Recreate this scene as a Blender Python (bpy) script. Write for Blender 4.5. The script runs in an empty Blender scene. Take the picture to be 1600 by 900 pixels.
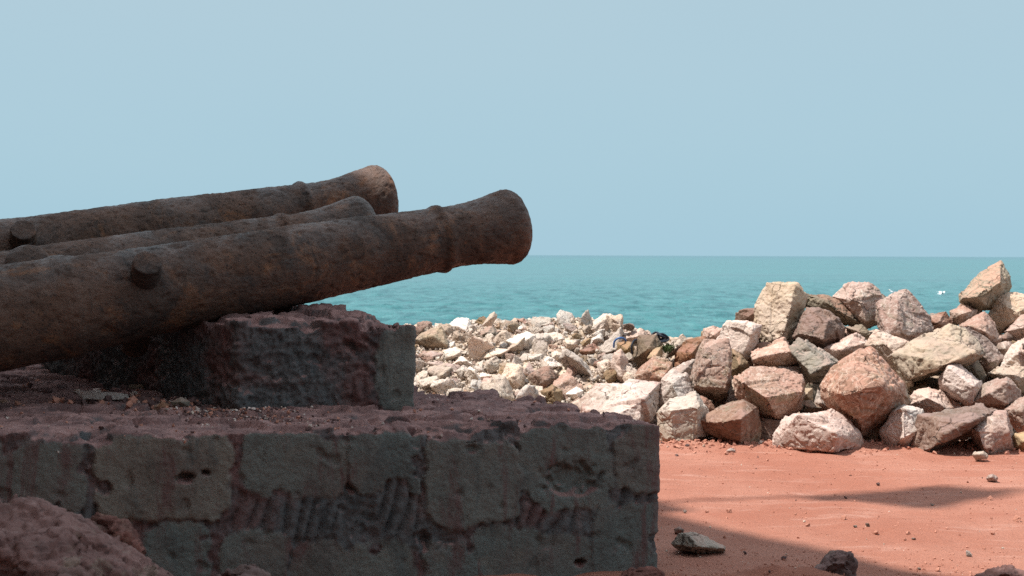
import bpy, bmesh, math, random
import numpy as np
from mathutils import Vector, Matrix, Euler

# ------------------------------------------------------------------ scene, camera, light
SC = bpy.context.scene
COL = SC.collection
F = 2222.0                    # focal length in photo pixels (1600 wide)
HZ = 398.5                    # horizon row under the optical axis
ROLL = math.radians(0.22)
CAM_H = 1.30

cam_d = bpy.data.cameras.new("camera")
cam = bpy.data.objects.new("camera", cam_d)
COL.objects.link(cam)
cam_d.sensor_width = 36.0
cam_d.lens = 36.0 * F / 1600.0
cam_d.shift_y = -(450 - HZ) / 1600.0
cam_d.clip_start = 0.05
cam_d.clip_end = 60000
cam_d.dof.use_dof = True
cam_d.dof.focus_distance = 7.3
cam_d.dof.aperture_fstop = 8.0
cam.location = (0, 0, CAM_H)
cam.rotation_euler = (Matrix.Rotation(math.radians(90), 3, 'X') @ Matrix.Rotation(ROLL, 3, 'Z')).to_euler()
SC.camera = cam

SUN_EL = math.radians(64.0)
SUN_H = Vector((0.95, 0.31, 0)).normalized()          # the way the light travels over the ground
KSH = 1 / math.tan(SUN_EL)
sun_d = bpy.data.lights.new("sun", 'SUN')
sun_d.energy = 4.5
sun_d.angle = math.radians(0.53)
sun_d.color = (1.0, 0.955, 0.89)
sun = bpy.data.objects.new("sun", sun_d)
COL.objects.link(sun)
LDIR = Vector((SUN_H.x * math.cos(SUN_EL), SUN_H.y * math.cos(SUN_EL), -math.sin(SUN_EL)))
sun.rotation_euler = LDIR.to_track_quat('-Z', 'Y').to_euler()

world = bpy.data.worlds.new("World")
SC.world = world
world.use_nodes = True
wn, wl = world.node_tree.nodes, world.node_tree.links
wn.clear()
w_out = wn.new('ShaderNodeOutputWorld')
w_bg = wn.new('ShaderNodeBackground')
w_bg.inputs['Strength'].default_value = 0.113
sky = wn.new('ShaderNodeTexSky')
sky.sky_type = 'NISHITA'
sky.sun_disc = False
sky.sun_elevation = SUN_EL
sky.sun_rotation = math.atan2(-SUN_H.x, -SUN_H.y)
sky.air_density = 1.0
sky.dust_density = 3.0
sky.ozone_density = 2.5
# hazy coastal air: the bright band at the skyline is evened out towards one pale blue
w_mix = wn.new('ShaderNodeMix'); w_mix.data_type = 'RGBA'
w_tc = wn.new('ShaderNodeTexCoord')
w_sep = wn.new('ShaderNodeSeparateXYZ')
w_rmp = wn.new('ShaderNodeValToRGB')
w_rmp.color_ramp.elements[0].position = 0.0
w_rmp.color_ramp.elements[0].color = (2.28, 3.66, 4.40, 1)
w_rmp.color_ramp.elements[1].position = 0.18
w_rmp.color_ramp.elements[1].color = (2.58, 3.62, 4.20, 1)
w_e = w_rmp.color_ramp.elements.new(0.75)
w_e.color = (7.8, 9.0, 9.8, 1)
wl.new(w_tc.outputs['Generated'], w_sep.inputs[0])
wl.new(w_sep.outputs['Z'], w_rmp.inputs['Fac'])
w_fac = wn.new('ShaderNodeMapRange')
w_fac.inputs['From Min'].default_value = 0.25
w_fac.inputs['From Max'].default_value = 1.0
w_fac.inputs['To Min'].default_value = 0.94
w_fac.inputs['To Max'].default_value = 0.5
wl.new(w_sep.outputs['Z'], w_fac.inputs['Value'])
wl.new(w_fac.outputs['Result'], w_mix.inputs['Factor'])
wl.new(sky.outputs['Color'], w_mix.inputs['A'])
wl.new(w_rmp.outputs['Color'], w_mix.inputs['B'])
w_no = wn.new('ShaderNodeTexNoise')
w_no.inputs['Scale'].default_value = 1.6
w_no.inputs['Detail'].default_value = 4
w_st = wn.new('ShaderNodeVectorMath'); w_st.operation = 'MULTIPLY'
w_st.inputs[1].default_value = (1.0, 1.0, 3.0)
wl.new(w_tc.outputs['Generated'], w_st.inputs[0])
wl.new(w_st.outputs[0], w_no.inputs['Vector'])
w_mr = wn.new('ShaderNodeMapRange')
w_mr.inputs['From Min'].default_value = 0.3; w_mr.inputs['From Max'].default_value = 0.7
w_mr.inputs['To Min'].default_value = 0.0; w_mr.inputs['To Max'].default_value = 0.22
wl.new(w_no.outputs['Fac'], w_mr.inputs['Value'])
w_m2 = wn.new('ShaderNodeMix'); w_m2.data_type = 'RGBA'          # faint uneven haze
wl.new(w_mr.outputs['Result'], w_m2.inputs['Factor'])
wl.new(w_mix.outputs['Result'], w_m2.inputs['A'])
w_m2.inputs['B'].default_value = (3.0, 3.9, 4.3, 1)
wl.new(w_m2.outputs['Result'], w_bg.inputs['Color'])
wl.new(w_bg.outputs['Background'], w_out.inputs['Surface'])

vs = SC.view_settings
vs.view_transform = 'Standard'
vs.look = 'None'
vs.exposure = 0.56
vs.gamma = 1.0
vs.use_curve_mapping = False
SC.cycles.use_denoising = False                     # the fine grain left is about that of the photo
SC.cycles.sample_clamp_direct = 6.0
SC.cycles.sample_clamp_indirect = 3.0
SC.cycles.max_bounces = 6
SC.cycles.use_adaptive_sampling = False

# ------------------------------------------------------------------ helpers
CR, SR = math.cos(ROLL), math.sin(ROLL)


def P(px, py, Y):
    """the point at depth Y that the photograph shows at pixel (px, py)"""
    dx, dy = px - 800.0, py - HZ
    x = dx * CR + dy * SR
    y = -dx * SR + dy * CR
    return Vector((x / F * Y, Y, CAM_H - y / F * Y))


_rs = np.random.RandomState(7)
_perm = _rs.permutation(256)
_perm = np.concatenate([_perm, _perm, _perm])
_grad = _rs.normal(size=(256, 3))
_grad /= np.linalg.norm(_grad, axis=1)[:, None]


def perlin(p):
    p = np.asarray(p, dtype=np.float64)
    i = np.floor(p).astype(np.int64)
    f = p - i
    i &= 255
    u = f * f * f * (f * (f * 6 - 15) + 10)
    res = 0
    for dx in (0, 1):
        for dy in (0, 1):
            for dz in (0, 1):
                h = _perm[_perm[_perm[(i[:, 0] + dx) & 255] + ((i[:, 1] + dy) & 255)] + ((i[:, 2] + dz) & 255)]
                g = _grad[h]
                d = g[:, 0] * (f[:, 0] - dx) + g[:, 1] * (f[:, 1] - dy) + g[:, 2] * (f[:, 2] - dz)
                w = (u[:, 0] if dx else 1 - u[:, 0]) * (u[:, 1] if dy else 1 - u[:, 1]) * (u[:, 2] if dz else 1 - u[:, 2])
                res = res + w * d
    return res * 1.6


def fbm(p, octaves=4, gain=0.5, lac=2.03):
    p = np.asarray(p, dtype=np.float64)
    a, s, t = 1.0, 0.0, 0.0
    for k in range(octaves):
        s = s + a * perlin(p + 17.3 * k)
        t += a
        a *= gain
        p = p * lac
    return s / t


def ridged(p, octaves=4, gain=0.55):
    p = np.asarray(p, dtype=np.float64)
    a, s, t = 1.0, 0.0, 0.0
    for k in range(octaves):
        s = s + a * (1 - 2 * np.abs(perlin(p + 31.7 * k)))
        t += a
        a *= gain
        p = p * 2.1
    return s / t


def smooth(e0, e1, x):
    t = np.clip((x - e0) / (e1 - e0), 0, 1)
    return t * t * (3 - 2 * t)


def get_co(me):
    a = np.empty(len(me.vertices) * 3)
    me.vertices.foreach_get('co', a)
    return a.reshape(-1, 3)


def get_no(me):
    a = np.empty(len(me.vertices) * 3)
    me.vertices.foreach_get('normal', a)
    return a.reshape(-1, 3)


def set_co(me, co):
    me.vertices.foreach_set('co', np.ascontiguousarray(co).ravel())
    me.update()


def set_smooth(me):
    me.polygons.foreach_set('use_smooth', np.ones(len(me.polygons), dtype=bool))
    me.update()


def set_attr(me, name, val):
    at = me.attributes.new(name, 'FLOAT', 'POINT')
    at.data.foreach_set('value', np.ascontiguousarray(val, dtype=np.float32))


def relax(me, n=1, f=0.5):
    """Laplacian smoothing over the mesh edges"""
    e = np.empty(len(me.edges) * 2, dtype=np.int64)
    me.edges.foreach_get('vertices', e)
    e = e.reshape(-1, 2)
    co = get_co(me)
    cnt = np.bincount(e.ravel(), minlength=len(co)).astype(float)
    cnt[cnt == 0] = 1
    for _ in range(n):
        s = np.empty_like(co)
        for k in range(3):
            s[:, k] = np.bincount(e[:, 0], co[e[:, 1], k], len(co)) + np.bincount(e[:, 1], co[e[:, 0], k], len(co))
        co = co * (1 - f) + f * s / cnt[:, None]
    set_co(me, co)


def hull_bm(pts, bm=None):
    bm = bm or bmesh.new()
    vs_ = [bm.verts.new(p) for p in pts]
    r = bmesh.ops.convex_hull(bm, input=vs_)
    junk = [g for g in r['geom_interior'] + r['geom_unused'] if isinstance(g, bmesh.types.BMVert)]
    if junk:
        bmesh.ops.delete(bm, geom=list(set(junk)), context='VERTS')
    return bm


def remeshed(bm, voxel):
    """dense even mesh round the closed shells in bm (also joins shells that overlap)"""
    bmesh.ops.recalc_face_normals(bm, faces=bm.faces)
    me = bpy.data.meshes.new("shell")
    bm.to_mesh(me)
    bm.free()
    ob = bpy.data.objects.new("shell", me)
    COL.objects.link(ob)
    md = ob.modifiers.new("r", 'REMESH')
    md.mode = 'VOXEL'
    md.voxel_size = voxel
    dg = bpy.context.evaluated_depsgraph_get()
    out = bpy.data.meshes.new_from_object(ob.evaluated_get(dg))
    bpy.data.objects.remove(ob)
    bpy.data.meshes.remove(me)
    return out


def chip(bm, rng, n, size, lo=0.72, hi=0.93):
    """cut n random corners and edges off a convex shell"""
    for _ in range(n):
        c = Vector((0, 0, 0))
        for v in bm.verts:
            c += v.co
        c /= len(bm.verts)
        d = Vector((rng.gauss(0, 1), rng.gauss(0, 1), rng.gauss(0, 1))).normalized()
        ext = max((v.co - c).dot(d) for v in bm.verts)
        k = rng.uniform(lo, hi)
        r = bmesh.ops.bisect_plane(bm, geom=bm.verts[:] + bm.edges[:] + bm.faces[:], plane_co=c + d * ext * k, plane_no=d, clear_outer=True)
        bmesh.ops.contextual_create(bm, geom=[g for g in r['geom_cut'] if isinstance(g, bmesh.types.BMEdge)])
    return bm


def rock_relief(me, size, seed, rough=1.0, facets=12):
    """broken stone: flat fracture scars with sharp rims, chipped edges, a gritty skin"""
    rs = np.random.RandomState(seed)
    co, no = get_co(me), get_no(me)
    off = rs.uniform(-50, 50, 3)
    q = (co - co.mean(0)) / size
    # which faces kept the weathered crust and which are fresh breaks
    dirs = rs.normal(size=(9, 3)); dirs /= np.linalg.norm(dirs, axis=1)[:, None]
    cell = np.argmax((no + 0.10 * np.stack([perlin(q * 6 + off + 5 * k) for k in range(3)], 1)) @ dirs.T, axis=1)
    set_attr(me, 'crust', rs.uniform(0, 1, 9)[cell])
    # fracture scars: each cell of the surface gets its own slightly tilted plane
    wq = q + 0.05 * np.stack([perlin(q * 4 + off + 9 * k) for k in range(3)], 1)
    seeds = q[rs.randint(0, len(q), facets)]
    tilt = rs.normal(size=(facets, 3)) * 0.11
    base = rs.uniform(-0.020, 0.004, facets)
    best = np.full(len(q), 1e9)
    d1 = np.zeros(len(q))
    for k in range(facets):
        dd = ((wq - seeds[k]) ** 2).sum(1)
        m = dd < best
        best[m] = dd[m]
        d1[m] = base[k] + ((q[m] - seeds[k]) * tilt[k]).sum(1)
    d1 = np.clip(d1, -0.045, 0.020)
    d = d1 + 0.016 * fbm(q * 1.7 + off, 2)
    # layered breaks: thin steps running across the stone
    ax = rs.normal(size=3); ax /= np.linalg.norm(ax)
    h = (q @ ax) * 7 + 1.3 * fbm(q * 2.2 + off, 3)
    st = smooth(0.0, 0.10, np.abs(h - np.round(h)) * 2 - 0.05)
    lay = smooth(-0.05, 0.3, fbm(q * 1.9 + off + 5, 2))
    d -= 0.020 * (1 - st) * lay
    t = fbm(q * np.array([4.0, 4.0, 6.0]) + off * 1.3, 4)
    d += 0.013 * (smooth(0.06, 0.085, t) - smooth(-0.19, -0.165, t))
    rg = fbm(q * 2.3 + off + 2, 2)
    gr = smooth(-0.1, 0.35, rg)                      # some faces are ragged, some clean
    d += rough * (0.004 + 0.012 * gr) * fbm(q * 9 + off, 4, 0.62)
    d += rough * (0.002 + 0.006 * gr) * ridged(q * 21 + off, 3)
    d -= 0.010 * rough * gr * smooth(0.25, 0.5, perlin(q * 18 + off))
    set_co(me, co + no * (d * size)[:, None])


def link(name, me, mat=None, parent=None, loc=None):
    o = bpy.data.objects.new(name, me)
    COL.objects.link(o)
    if mat is not None:
        me.materials.clear()
        me.materials.append(mat)
    if parent is not None:
        o.parent = parent
    if loc is not None:
        o.location = loc
    return o


def tag(o, label=None, cat=None, group=None, kind=None):
    if label: o['label'] = label
    if cat: o['category'] = cat
    if group: o['group'] = group
    if kind: o['kind'] = kind
    return o


def empty(name, loc=(0, 0, 0)):
    o = bpy.data.objects.new(name, None)
    COL.objects.link(o)
    o.location = loc
    o.empty_display_size = 0.1
    return o


def centred(me):
    """move the mesh's origin to the middle of its foot; returns where that was"""
    co = get_co(me)
    c = np.array([(co[:, 0].min() + co[:, 0].max()) / 2, (co[:, 1].min() + co[:, 1].max()) / 2, co[:, 2].min()])
    set_co(me, co - c)
    return Vector(c)


def bm_mesh(bm, name):
    me = bpy.data.meshes.new(name)
    bm.to_mesh(me)
    bm.free()
    return me


# ------------------------------------------------------------------ materials
class NT:
    def __init__(s, name):
        s.m = bpy.data.materials.new(name)
        s.m.use_nodes = True
        s.t = s.m.node_tree
        s.n, s.l = s.t.nodes, s.t.links
        s.b = s.n['Principled BSDF']
        s.b.inputs['Specular IOR Level'].default_value = 0.25

    def node(s, t, **kw):
        x = s.n.new(t)
        for k, v in kw.items():
            setattr(x, k, v)
        return x

    def put(s, sock, v):
        if hasattr(v, 'is_output') or isinstance(v, bpy.types.NodeSocket):
            s.l.new(v, sock)
        elif isinstance(v, (tuple, list)) and len(v) == 3 and sock.type == 'RGBA':
            sock.default_value = (*v, 1)
        else:
            sock.default_value = v

    def coords(s, jitter=True):
        tc = s.node('ShaderNodeTexCoord')
        if not jitter:
            return tc.outputs['Object']
        oi = s.node('ShaderNodeObjectInfo')
        m = s.math('MULTIPLY', oi.outputs['Random'], 37.0)
        v = s.node('ShaderNodeVectorMath', operation='ADD')
        s.l.new(tc.outputs['Object'], v.inputs[0])
        s.l.new(m, v.inputs[1])
        return v.outputs[0]

    def noise(s, co, scale, detail=6, rough=0.55, dist=0.0):
        x = s.node('ShaderNodeTexNoise')
        s.put(x.inputs['Vector'], co)
        x.inputs['Scale'].default_value = scale
        x.inputs['Detail'].default_value = detail
        x.inputs['Roughness'].default_value = rough
        x.inputs['Distortion'].default_value = dist
        return x.outputs['Fac']

    def voro(s, co, scale, feature='F1', out='Distance'):
        x = s.node('ShaderNodeTexVoronoi', feature=feature)
        s.put(x.inputs['Vector'], co)
        x.inputs['Scale'].default_value = scale
        return x.outputs[out]

    def stretch(s, co, v):
        x = s.node('ShaderNodeVectorMath', operation='MULTIPLY')
        s.put(x.inputs[0], co)
        x.inputs[1].default_value = v
        return x.outputs[0]

    def ramp(s, f, a, b, lo=0.0, hi=1.0):
        x = s.node('ShaderNodeMapRange', interpolation_type='SMOOTHSTEP')
        s.put(x.inputs['Value'], f)
        x.inputs['From Min'].default_value = a
        x.inputs['From Max'].default_value = b
        x.inputs['To Min'].default_value = lo
        x.inputs['To Max'].default_value = hi
        return x.outputs['Result']

    def math(s, op, a, b=None):
        x = s.node('ShaderNodeMath', operation=op)
        s.put(x.inputs[0], a)
        if b is not None:
            s.put(x.inputs[1], b)
        return x.outputs[0]

    def mix(s, f, a, b, mode='MIX'):
        x = s.node('ShaderNodeMix', data_type='RGBA', blend_type=mode)
        s.put(x.inputs['Factor'], f)
        s.put(x.inputs['A'], a)
        s.put(x.inputs['B'], b)
        return x.outputs['Result']

    def attr(s, name):
        x = s.node('ShaderNodeAttribute', attribute_name=name)
        return x.outputs['Fac']

    def up(s):
        g = s.node('ShaderNodeNewGeometry')
        x = s.node('ShaderNodeSeparateXYZ')
        s.l.new(g.outputs['Normal'], x.inputs[0])
        return x.outputs['Z']

    def bump(s, h, strength, dist, prev=None):
        x = s.node('ShaderNodeBump')
        s.put(x.inputs['Height'], h)
        x.inputs['Strength'].default_value = strength
        x.inputs['Distance'].default_value = dist
        if prev is not None:
            s.l.new(prev, x.inputs['Normal'])
        return x.outputs['Normal']

    def done(s, col, rough=0.9, normal=None):
        s.put(s.b.inputs['Base Color'], col)
        s.put(s.b.inputs['Roughness'], rough)
        if normal is not None:
            s.l.new(normal, s.b.inputs['Normal'])
        return s.m


def rock_mat(name, base, patch, dark, dust, dust_amt=0.5, dark_amt=0.5, scale=1.0, veins=0.0, vary=0.25, olive=0.6, crust=0.75, cracks=1.0):
    n = NT(name)
    co = n.coords()
    a = n.noise(co, 2.6 * scale, 8, 0.6, 0.6)
    c = n.mix(n.ramp(a, 0.40, 0.62), base, patch)
    st = n.noise(n.stretch(co, (1.0, 1.6, 4.2)), 3.1 * scale, 8, 0.65, 1.2)
    c = n.mix(n.ramp(st, 0.55, 0.72, 0, dark_amt), c, dark)
    ol = n.noise(n.stretch(co, (1.3, 1.0, 1.9)), 1.7 * scale, 9, 0.68, 0.9)
    c = n.mix(n.ramp(ol, 0.53, 0.60, 0, olive), c, (0.235, 0.200, 0.135))
    c = n.mix(n.ramp(ol, 0.43, 0.36, 0, 0.55), c, tuple(min(0.8, 1.15 * x + 0.06) for x in patch))
    cr = n.math('ADD', n.attr('crust'), n.math('MULTIPLY', n.math('SUBTRACT', n.noise(co, 4.5 * scale, 8, 0.7), 0.5), 0.9))
    c = n.mix(n.ramp(cr, 0.52, 0.66, 0, crust), c, tuple(0.45 * x + 0.55 * y for x, y in zip(patch, dark)))
    wv = n.node('ShaderNodeTexNoise')
    n.put(wv.inputs['Vector'], co); wv.inputs['Scale'].default_value = 3.0; wv.inputs['Detail'].default_value = 5
    wa = n.node('ShaderNodeVectorMath', operation='MULTIPLY_ADD')
    n.l.new(wv.outputs['Color'], wa.inputs[0]); wa.inputs[1].default_value = (.35, .35, .35); n.put(wa.inputs[2], co)
    ck = n.voro(wa.outputs[0], 3.0 * scale, 'DISTANCE_TO_EDGE')
    ckm = n.math('MULTIPLY', n.ramp(ck, 0.016, 0.004), n.ramp(n.noise(co, 2.1 * scale, 3), 0.50, 0.60, 0, cracks))
    c = n.mix(ckm, c, tuple(0.35 * x for x in dark))
    bd = n.noise(n.stretch(co, (0.7, 0.9, 9.0)), 2.4 * scale, 7, 0.65, 1.0)
    c = n.mix(n.ramp(bd, 0.54, 0.68, 0, 0.32), c, dark)
    f = n.noise(co, 17 * scale, 9, 0.72)
    c = n.mix(n.ramp(f, 0.52, 0.70, 0, 0.65), c, tuple(0.50 * x for x in dark))
    c = n.mix(n.ramp(f, 0.46, 0.30, 0, 0.40), c, tuple(min(0.85, 1.25 * x + 0.05) for x in base))
    if veins:
        v = n.noise(n.stretch(co, (1, 1, 1)), 5.5 * scale, 6, 0.6, 1.8)
        vv = n.math('ABSOLUTE', n.math('SUBTRACT', v, 0.5))
        c = n.mix(n.ramp(vv, 0.03, 0.0, 0, veins), c, (0.72, 0.64, 0.56))
    # red island dust settled on whatever lies flat
    d = n.math('MULTIPLY', n.ramp(n.up(), 0.35, 0.85), n.ramp(n.noise(co, 4.0 * scale, 6, 0.6), 0.36, 0.60, 0, dust_amt))
    c = n.mix(d, c, dust)
    oi = n.node('ShaderNodeObjectInfo')
    hs = n.node('ShaderNodeHueSaturation')
    n.put(hs.inputs['Value'], n.ramp(oi.outputs['Random'], 0, 1, 1 - vary, 1 + vary * 0.6))
    r2 = n.math('FRACT', n.math('MULTIPLY', oi.outputs['Random'], 13.7))
    n.put(hs.inputs['Saturation'], n.ramp(r2, 0, 1, 0.75, 1.15))
    n.put(hs.inputs['Color'], c)
    b = n.bump(ckm, 0.8, -0.012 / scale)
    b = n.bump(bd, 0.5, 0.010 / scale, b)
    h = n.noise(co, 22 * scale, 12, 0.68, 0.3)
    b = n.bump(h, 0.8, 0.013 / scale, b)
    h2 = n.noise(co, 110 * scale, 6, 0.7)
    b = n.bump(h2, 0.6, 0.004 / scale, b)
    return n.done(hs.outputs['Color'], 0.92, b)


DUST = (0.36, 0.205, 0.165)
M = {}
M['cream'] = rock_mat('cream_limestone', (0.48, 0.375, 0.27), (0.53, 0.43, 0.35), (0.24, 0.165, 0.10), (0.52, 0.33, 0.25), 0.35, 0.5, olive=0.35, crust=0.45)
M['white'] = rock_mat('white_limestone', (0.54, 0.455, 0.39), (0.49, 0.36, 0.30), (0.30, 0.20, 0.15), (0.54, 0.34, 0.27), 0.5, 0.4, olive=0.22, crust=0.5)
M['pink'] = rock_mat('pink_stone', (0.41, 0.25, 0.195), (0.52, 0.395, 0.33), (0.18, 0.10, 0.068), (0.42, 0.25, 0.20), 0.65, 0.45, veins=0.45, olive=0.45)
M['brown'] = rock_mat('brown_stone', (0.225, 0.108, 0.066), (0.31, 0.18, 0.12), (0.095, 0.060, 0.042), DUST, 0.75, 0.55, veins=0.2)
M['mottled'] = rock_mat('mottled_stone', (0.265, 0.140, 0.100), (0.38, 0.265, 0.21), (0.115, 0.07, 0.052), (0.37, 0.215, 0.17), 0.55, 0.45, scale=1.4, veins=0.4)
M['tan'] = rock_mat('tan_stone', (0.41, 0.295, 0.18), (0.37, 0.275, 0.19), (0.17, 0.12, 0.07), (0.42, 0.24, 0.17), 0.5, 0.6)
M['grey'] = rock_mat('grey_green_stone', (0.24, 0.21, 0.165), (0.33, 0.28, 0.22), (0.10, 0.09, 0.07), (0.42, 0.25, 0.19), 0.75, 0.5)
M['rust'] = rock_mat('rusty_stone', (0.23, 0.13, 0.075), (0.34, 0.22, 0.11), (0.08, 0.06, 0.04), (0.31, 0.16, 0.11), 0.4, 0.6)
M['chalk'] = rock_mat('chalky_rubble', (0.74, 0.66, 0.58), (0.70, 0.58, 0.50), (0.44, 0.35, 0.26), (0.66, 0.52, 0.43), 0.3, 0.35, olive=0.15, crust=0.3)
M['sandy'] = rock_mat('sandy_rubble', (0.65, 0.53, 0.43), (0.66, 0.53, 0.45), (0.36, 0.27, 0.18), (0.60, 0.43, 0.33), 0.3, 0.45, olive=0.25, crust=0.35)

# ------------------------------------------------------------------ the lie of the land
def pile_z(X, Y):
    """height of the bank of rubble (left) and boulders (right) above the red ground"""
    r = smooth(0.35, 1.5, X)
    yf = 10.25 - 0.62 * r
    yc = 12.3 - 0.75 * r
    h = 0.66 + 0.20 * r + 0.05 * np.sin(X * 2.1 + 0.6)
    t = np.clip((Y - yf) / (yc - yf), 0, 1)
    z = h * t
    back = np.clip((Y - yc - 0.7) / 2.6, 0, 1)
    return z - (h + 1.7) * back * back * (3 - 2 * back)


def hit(px, py, lift=0.0):
    """depth at which the ray through a pixel meets the bank"""
    Y = 8.6
    for _ in range(200):
        p = P(px, py, Y)
        if p.z <= max(0.0, float(pile_z(np.array([p.x]), np.array([Y]))[0])) + lift:
            return Y
        Y += 0.025
    return None


# ground: one sheet, fine near the scene, running down under the sea behind the bank
def axis(a, b, c, d, fine, coarse):
    lo = list(np.arange(a, b, coarse)); mid = list(np.arange(b, c, fine)); hi = list(np.arange(c, d + coarse, coarse))
    return np.array(lo + mid + hi)


def sheet(name, xs, ys, zf):
    gx, gy = np.meshgrid(xs, ys)
    x, y = gx.ravel(), gy.ravel()
    z = zf(x, y)
    nx, ny = len(xs), len(ys)
    i = np.arange((nx - 1) * (ny - 1))
    r, c = i // (nx - 1), i % (nx - 1)
    a = r * nx + c
    faces = np.stack([a, a + 1, a + nx + 1, a + nx], 1)
    me = bpy.data.meshes.new(name)
    me.vertices.add(len(x))
    me.vertices.foreach_set('co', np.stack([x, y, z], 1).ravel())
    me.loops.add(faces.size)
    me.loops.foreach_set('vertex_index', faces.ravel().astype(np.int32))
    me.polygons.add(len(faces))
    me.polygons.foreach_set('loop_start', np.arange(len(faces), dtype=np.int32) * 4)
    me.polygons.foreach_set('loop_total', np.full(len(faces), 4, dtype=np.int32))
    me.update(calc_edges=True)
    me.validate()
    set_smooth(me)
    return me


def ground_z(x, y):
    p = np.stack([x, y, 0 * x], 1)
    z = 0.012 * ridged(p * np.array([2.5, 7.0, 1]), 4) * smooth(-0.1, 0.3, fbm(p * 1.1 + 8, 2)) + 0.020 * fbm(p * 0.9, 3) + 0.012 * fbm(p * 4.1, 4) + 0.006 * fbm(p * np.array([9, 22, 1.0]), 3)
    # loose earth pushed up at the foot of the boulders and in the shaded corner
    foot = np.exp(-((y - 9.62) / 0.22) ** 2) * smooth(0.2, 1.0, x)
    z += foot * (0.028 + 0.055 * np.maximum(0, fbm(p * 6.0, 3)))
    near = smooth(5.95, 5.2, y) * smooth(5.0, 0.6, np.abs(x - 1.3))
    z += near * (0.05 + 0.13 * fbm(p * 2.3 + 4, 4) + 0.03 * ridged(p * 9 + 4, 3))
    z -= smooth(14.0, 24.0, y) * 6.0
    return z


g = NT('red_earth')
co = g.coords(False)
a = g.noise(co, 0.9, 8, 0.6)
c = g.mix(g.ramp(a, 0.35, 0.65), (0.335, 0.128, 0.083), (0.40, 0.178, 0.124))
w = g.noise(g.stretch(co, (0.8, 3.2, 1)), 1.9, 9, 0.68, 0.5)
c = g.mix(g.ramp(w, 0.52, 0.72, 0, 0.7), c, (0.49, 0.275, 0.215))
c = g.mix(g.ramp(w, 0.44, 0.27, 0, 0.6), c, (0.33, 0.115, 0.075))
f = g.noise(co, 42, 8, 0.75)
c = g.mix(g.ramp(f, 0.57, 0.72, 0, 0.65), c, (0.24, 0.09, 0.06))
c = g.mix(g.ramp(f, 0.40, 0.26, 0, 0.5), c, (0.62, 0.38, 0.30))
b = g.bump(g.noise(co, 14, 10, 0.7), 0.6, 0.03)
c = g.mix(g.ramp(g.noise(co, 160, 4, 0.7), 0.55, 0.68, 0, 0.6), c, (0.20, 0.075, 0.05))
c = g.mix(g.ramp(g.noise(g.stretch(co, (0.5, 1.6, 1)), 5.5, 7, 0.7, 0.4), 0.56, 0.70, 0, 0.5), c, (0.27, 0.095, 0.06))
b = g.bump(g.noise(co, 75, 8, 0.75), 0.9, 0.010, b)
M['earth'] = g.done(c, 0.95, b)
gm = sheet('ground', axis(-60, -2.0, 5.0, 60, 0.035, 2.0), axis(-25, 3.5, 11.0, 30, 0.03, 1.5), ground_z)
tag(link('ground', gm, M['earth']), kind='structure')

# sea
s = NT('sea_water')
s.b.inputs['IOR'].default_value = 1.33
s.b.inputs['Specular IOR Level'].default_value = 0.30
co = s.coords(False)
far = s.node('ShaderNodeSeparateXYZ')
s.put(far.inputs[0], co)
Yc = far.outputs['Y']
c = s.mix(s.ramp(Yc, 30, 170), (0.030, 0.142, 0.147), (0.054, 0.148, 0.160))
c = s.mix(s.ramp(Yc, 200, 2500), c, (0.055, 0.125, 0.155))  # horizon haze mixed into the far water colour
pt = s.noise(s.stretch(co, (0.25, 1.0, 1)), 0.06, 5, 0.6)
c = s.mix(s.ramp(pt, 0.42, 0.62, 0, 0.55), c, (0.045, 0.160, 0.168))
# swell: short-crested, its dark and light painted as dashes into the water colour
w1 = s.noise(s.stretch(co, (0.85, 0.42, 1)), 1.0, 5, 0.62, 0.4)
nearness = s.ramp(Yc, 35, 210, 1.0, 0.18)
c = s.mix(s.math('MULTIPLY', s.ramp(w1, 0.47, 0.63), s.math('MULTIPLY', nearness, 0.75)), c, (0.004, 0.062, 0.072))
c = s.mix(s.math('MULTIPLY', s.ramp(w1, 0.45, 0.33), s.math('MULTIPLY', nearness, 0.55)), c, (0.085, 0.215, 0.22))
w2 = s.noise(s.stretch(co, (0.05, 0.55, 1)), 0.09, 5, 0.62)
c = s.mix(s.ramp(w2, 0.55, 0.70, 0, 0.5), c, (0.028, 0.096, 0.118))
b = s.bump(w1, 0.8, 0.5)
b = s.bump(s.noise(s.stretch(co, (0.7, 1.0, 1)), 5.0, 5, 0.65), 0.5, 0.08, b)
M['sea'] = s.done(c, 0.28, b)
SEA_Z = -1.30


def sea_mesh():
    rows = np.concatenate([np.geomspace(12.5, 220, 520), np.geomspace(225, 30000, 90)])
    cols = np.linspace(-1, 1, 420)
    gy, gx = np.meshgrid(rows, cols, indexing='ij')
    x = (gx * (gy * 0.62 + 4)).ravel()
    y = gy.ravel()
    z = np.zeros(len(x))
    p = np.stack([x, y, 0 * x], 1)
    amp = smooth(240, 60, y)
    for sc, am in (((0.28, 0.5, 1), 0.10), ((0.8, 1.3, 1), 0.06), ((1.8, 3.0, 1), 0.025)):
        z += am * (1 - 2 * np.abs(perlin(p * np.array(sc))) ** 0.8) * amp
    me = sheet('sea', np.arange(len(cols)), np.arange(len(rows)), lambda a_, b_: 0 * a_)
    set_co(me, np.stack([x, y, z + SEA_Z], 1))
    return me


tag(link('sea', sea_mesh(), M['sea']), kind='structure')

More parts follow.
